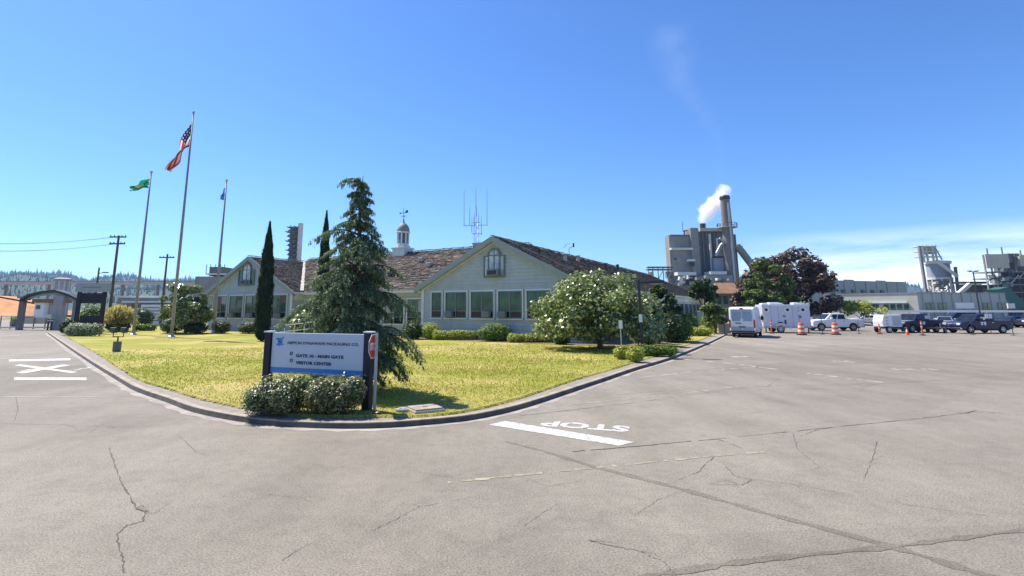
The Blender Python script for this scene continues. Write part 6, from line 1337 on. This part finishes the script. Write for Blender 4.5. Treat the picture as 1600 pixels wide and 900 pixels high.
part(gh, 'wall', 'white', lambda m: pbox(m, 53, 68, 473, 500, 90, 4, 0)); part(gh, 'roof', 'redshake', lambda m: pbox(m, 50, 78, 467, 473, 89.5, 5)); part(gh, 'annex', 'bldbeige', lambda m: pbox(m, 68, 78, 474, 500, 91, 3, 0)); part(gh, 'window', 'glass', lambda m: pbox(m, 56, 62, 477, 483, 89.9, .08))
o = D(92, 482, 120); o.z = 0; ts = thing('surge_tank', 'pale ribbed concrete tank tower behind the gate canopy', 'tank', o)
part(ts, 'shell', 'concrete', lambda m: m.lathe([(1.6, 0), (1.6, Z(92, 438, 120))], (o.x, 120, 0), 20)); part(ts, 'cap', 'concrete', lambda m: m.lathe([(1.85, Z(92, 438, 120)), (1.85, Z(92, 436, 120)), (.9, Z(92, 434, 120))], (o.x, 120, 0), 20))
for i in range(10): a = i * .628; part(ts, 'rib', 'plantlight', lambda m: m.box(o.x + 1.62 * math.cos(a) - .08, o.x + 1.62 * math.cos(a) + .08, 120 + 1.62 * math.sin(a) - .08, 120 + 1.62 * math.sin(a) + .08, 1, Z(92, 439, 120)))
# wood chip pile
d16 = 150.0; mb = MB(); gx = []
for j in range(13):
    row = []
    for i in range(41):
        px = -260 + 330 * i / 40; u = i / 40; v = j / 12; top = np.interp(px, [-260, -100, 0, 30, 58, 70], [470, 462, 464, 471, 482, 492]); x = X(px, 482, d16); h = max(0, CAMH + (HOR - top) * d16 / FH) * math.sin(min(1, v * 1.6) * math.pi / 2) * (1 if v < .8 else (1 - v) * 5)
        row.append(mb.P((x, d16 - 14 + 30 * v, h * (1 + .07 * math.sin(px * .5 + v * 9)) - .1)))
    gx.append(row)
for a, b_ in zip(gx, gx[1:]):
    for i in range(40): mb.face([a[i], a[i + 1], b_[i + 1], b_[i]])
seto(mb.build('chip_pile', 'chips', smooth=True), 'orange brown heap of wood chips behind the gate canopy', 'wood chips')
# long pale conveyor bridge
d17 = 190.0; o = D(150, 482, d17); o.z = 0; br = thing('conveyor_bridge', 'long pale conveyor gallery on trestles crossing in front of the wooded hill', 'conveyor', o)
part(br, 'gallery', M['gallery'] if 'gallery' in M else 'tan', lambda m: pbox(m, -150, 352, 440.6, 444.6, d17, 3)); part(br, 'rail', 'plantmid', lambda m: pbox(m, -150, 352, 439.6, 440.3, d17 + .2, 2))
for px in (-60, 5, 72, 135, 188, 243, 270, 305): part(br, 'trestle', 'plantmid', lambda m: (pbox(m, px, px + 1.6, 444.6, 480, d17 + 1, .5, 0), pbox(m, px + 3, px + 4.2, 444.6, 480, d17 + 1, .5, 0), pbeam(m, (px, 475), (px + 4, 448), d17 + 1, .3)))
d18 = 130.0; o = D(225, 482, d18); o.z = 0; wh = thing('long_warehouse', 'long low white roofed warehouse with dark red doors behind the flagpole shrubs', 'building', o)
part(wh, 'roof', 'plantlight', lambda m: pbox(m, 180, 312, 462, 465, d18 - .5, 12)); part(wh, 'wall', 'plantmid', lambda m: pbox(m, 182, 310, 465, 500, d18, 10, 0)); part(wh, 'roof_step', 'trim', lambda m: pbox(m, 190, 280, 470, 473, d18 - 3, 2.8))
for px in (166, 184, 200): part(wh, 'door', 'redshake', lambda m: pbox(m, px + 20, px + 32, 476, 492, d18 - .2, .15))
d19 = 75.0; o = D(236, 482, d19); o.z = 0; wb_ = thing('louvred_cabin', 'small white louvred cabin seen between the flagpole shrubs and the magnolia', 'building', o)
part(wb_, 'wall', 'white', lambda m: pbox(m, 219, 250, 476, 506, d19, 3, 0))
for i in range(5): part(wb_, 'louvre_band', 'plantmid', lambda m: pbox(m, 221, 249, 480 + i * 5, 481.6 + i * 5, d19 - .08, .06))
# utility poles and wires
def upole(bx_, dep, tpx, top, arms, lab, lamp=False):
    p = D(bx_, 482, dep); p.z = 0; h = D(tpx, top, dep).z; t = thing('utility_pole', lab, 'utility pole', p, 0, 'utility poles by the gate')
    mb = MB(); mb.tube([(0, 0, 0), (0, 0, h)], [.19, .12], 8); mb.build('shaft', 'wood', t)
    for py, w_ in arms:
        z = D(tpx, py, dep).z; mb = MB(); mb.box(-w_, w_, -.17, -.05, z - .08, z + .08); a = mb.build('crossarm', 'wood', t)
        for x in (-w_ * .9, -w_ * .45, w_ * .45, w_ * .9): mb = MB(); mb.lathe([(.04, z + .08), (.07, z + .13), (.05, z + .22), (.02, z + .25)], (x, -.11, 0), 8); mb.build('insulator', 'plantmid', a)
    if lamp:
        mb = MB(); mb.tube([(0, 0, h - 1), (.9, 0, h - .8)], .05, 6); mb.box(.7, 1.6, -.15, .15, h - .9, h - .75); mb.build('lamp_arm', 'dark', t)
    return p, h
P1 = upole(172, 62, 183, 368, ((370.5, 1.0), (381, .95)), 'tall brown utility pole with two crossarms beside the gate sign board')
upole(253, 75, 257, 397, ((402.5, 1.1),), 'dark pole with a single crossarm between the flagpoles'); upole(147, 85, 148, 418, (), 'short utility pole with a lamp arm over the gate sign board', True)
for i, (py, z2, lab) in enumerate(((370, 377, 'upper slack power line running west from the utility pole'), (381, 389, 'lower slack power line running west from the utility pole'))):
    t = thing('power_line', lab, 'cable', D(100, py, 64), 0, 'power lines'); 
    a = D(181, py, 61.8); b_ = D(-160, z2 - 10, 75); pts = [a.lerp(b_, s / 16) - Vector((0, 0, 1.1 * 4 * (s / 16) * (1 - s / 16))) for s in range(17)]
    mb = MB(); mb.tube(pts, .022, 5); mb.build('strand', 'wire', t, world=True); mb = MB(); mb.tube([p + Vector((0, .8, .15)) for p in pts], .018, 5); mb.build('strand', 'wire', t, world=True)
# railing of the ramp by the west gable
ra, rb2 = G(428, 529, LZ), G(490, 529, LZ); t = thing('hand_rail', 'white ramp hand rail in front of the west gable, behind the sign', 'railing', ra); 
for z in (.45, .95): mb = MB(); mb.tube([ra + Vector((0, 0, z)), rb2 + Vector((0, 0, z + .35))], .035, 6); mb.build('rail', 'white', t, world=True)
for i in range(5): c = ra.lerp(rb2, i / 4); mb = MB(); mb.tube([c, c + Vector((0, 0, .95 + .35 * i / 4))], .03, 6); mb.build('baluster', 'white', t, world=True)
# steam: a white puff at the roof pipe, drifting up and thinning
def steam(name, pts, dep, dens, nscale, thr, amp, hard, lab):
    P = [D(px, py, dep) for px, py, r in pts]; Rr = [r * dep / FH for _, _, r in pts]
    mb = MB(); mb.tube(P, Rr, 14); o = mb.build(name, 'white', smooth=True); o.data.materials.clear()
    c = sum(P, Vector()) / len(P); o.data.transform(Matrix.Translation(-c)); o.location = c
    m, t, out = nt(name + '_vapour'); pv = N(t, 'ShaderNodeVolumePrincipled'); pv.inputs['Color'].default_value = (1, 1, 1, 1); pv.inputs['Anisotropy'].default_value = .45
    co = coords(t); f = noise(t, co, nscale, 6, .62);
    # fade towards the plume's skin: distance to its bent axis
    acc = None
    for p0, p1, r0, r1 in zip(P, P[1:], Rr, Rr[1:]):
        for s in (0, .34, .67):
            q0 = p0.lerp(p1, s) - c; rr_ = r0 + (r1 - r0) * s
            vm = t.nodes.new('ShaderNodeVectorMath'); vm.operation = 'DISTANCE'; L(t, co, vm.inputs[0]); vm.inputs[1].default_value = q0
            k_ = t.nodes.new('ShaderNodeMath'); k_.operation = 'MULTIPLY_ADD'; L(t, vm.outputs['Value'], k_.inputs[0]); k_.inputs[1].default_value = -1.25 / rr_; k_.inputs[2].default_value = 1.25; k_.use_clamp = True
            if acc is None: acc = k_.outputs[0]
            else:
                mx = t.nodes.new('ShaderNodeMath'); mx.operation = 'MAXIMUM'; L(t, acc, mx.inputs[0]); L(t, k_.outputs[0], mx.inputs[1]); acc = mx.outputs[0]
    def mth(op, *v):
        k = t.nodes.new('ShaderNodeMath'); k.operation = op
        for s_, q_ in zip(k.inputs, v):
            if isinstance(q_, (int, float)): s_.default_value = q_
            else: L(t, q_, s_)
        return k
    e1 = mth('MULTIPLY_ADD', f, amp, -.5 * amp); e2 = mth('ADD', e1.outputs[0], acc); e3 = mth('MULTIPLY_ADD', e2.outputs[0], hard, -thr * hard); e3.use_clamp = True
    e4 = mth('MULTIPLY', e3.outputs[0], acc); e5 = mth('MULTIPLY', e4.outputs[0], dens); L(t, e5.outputs[0], pv.inputs['Density']); L(t, pv.outputs[0], out.inputs['Volume'])
    o.data.materials.append(m); return seto(o, lab, kind='stuff')
steam('steam', [(1097.5, 351, 5), (1099, 341, 13), (1105, 330, 22), (1116, 319, 25), (1129, 304, 20), (1134, 290, 10)], 237, .8, .24, .40, 2.4, 2.0, 'dense white steam rolling from the roof pipe')
steam('steam', [(1128, 300, 10), (1127, 270, 15), (1130, 240, 18), (1118, 205, 24), (1090, 165, 42), (1060, 120, 60), (1040, 40, 75)], 240, .005, .07, .40, 1.8, 1.2, 'thin steam wisp rising above the chimney')
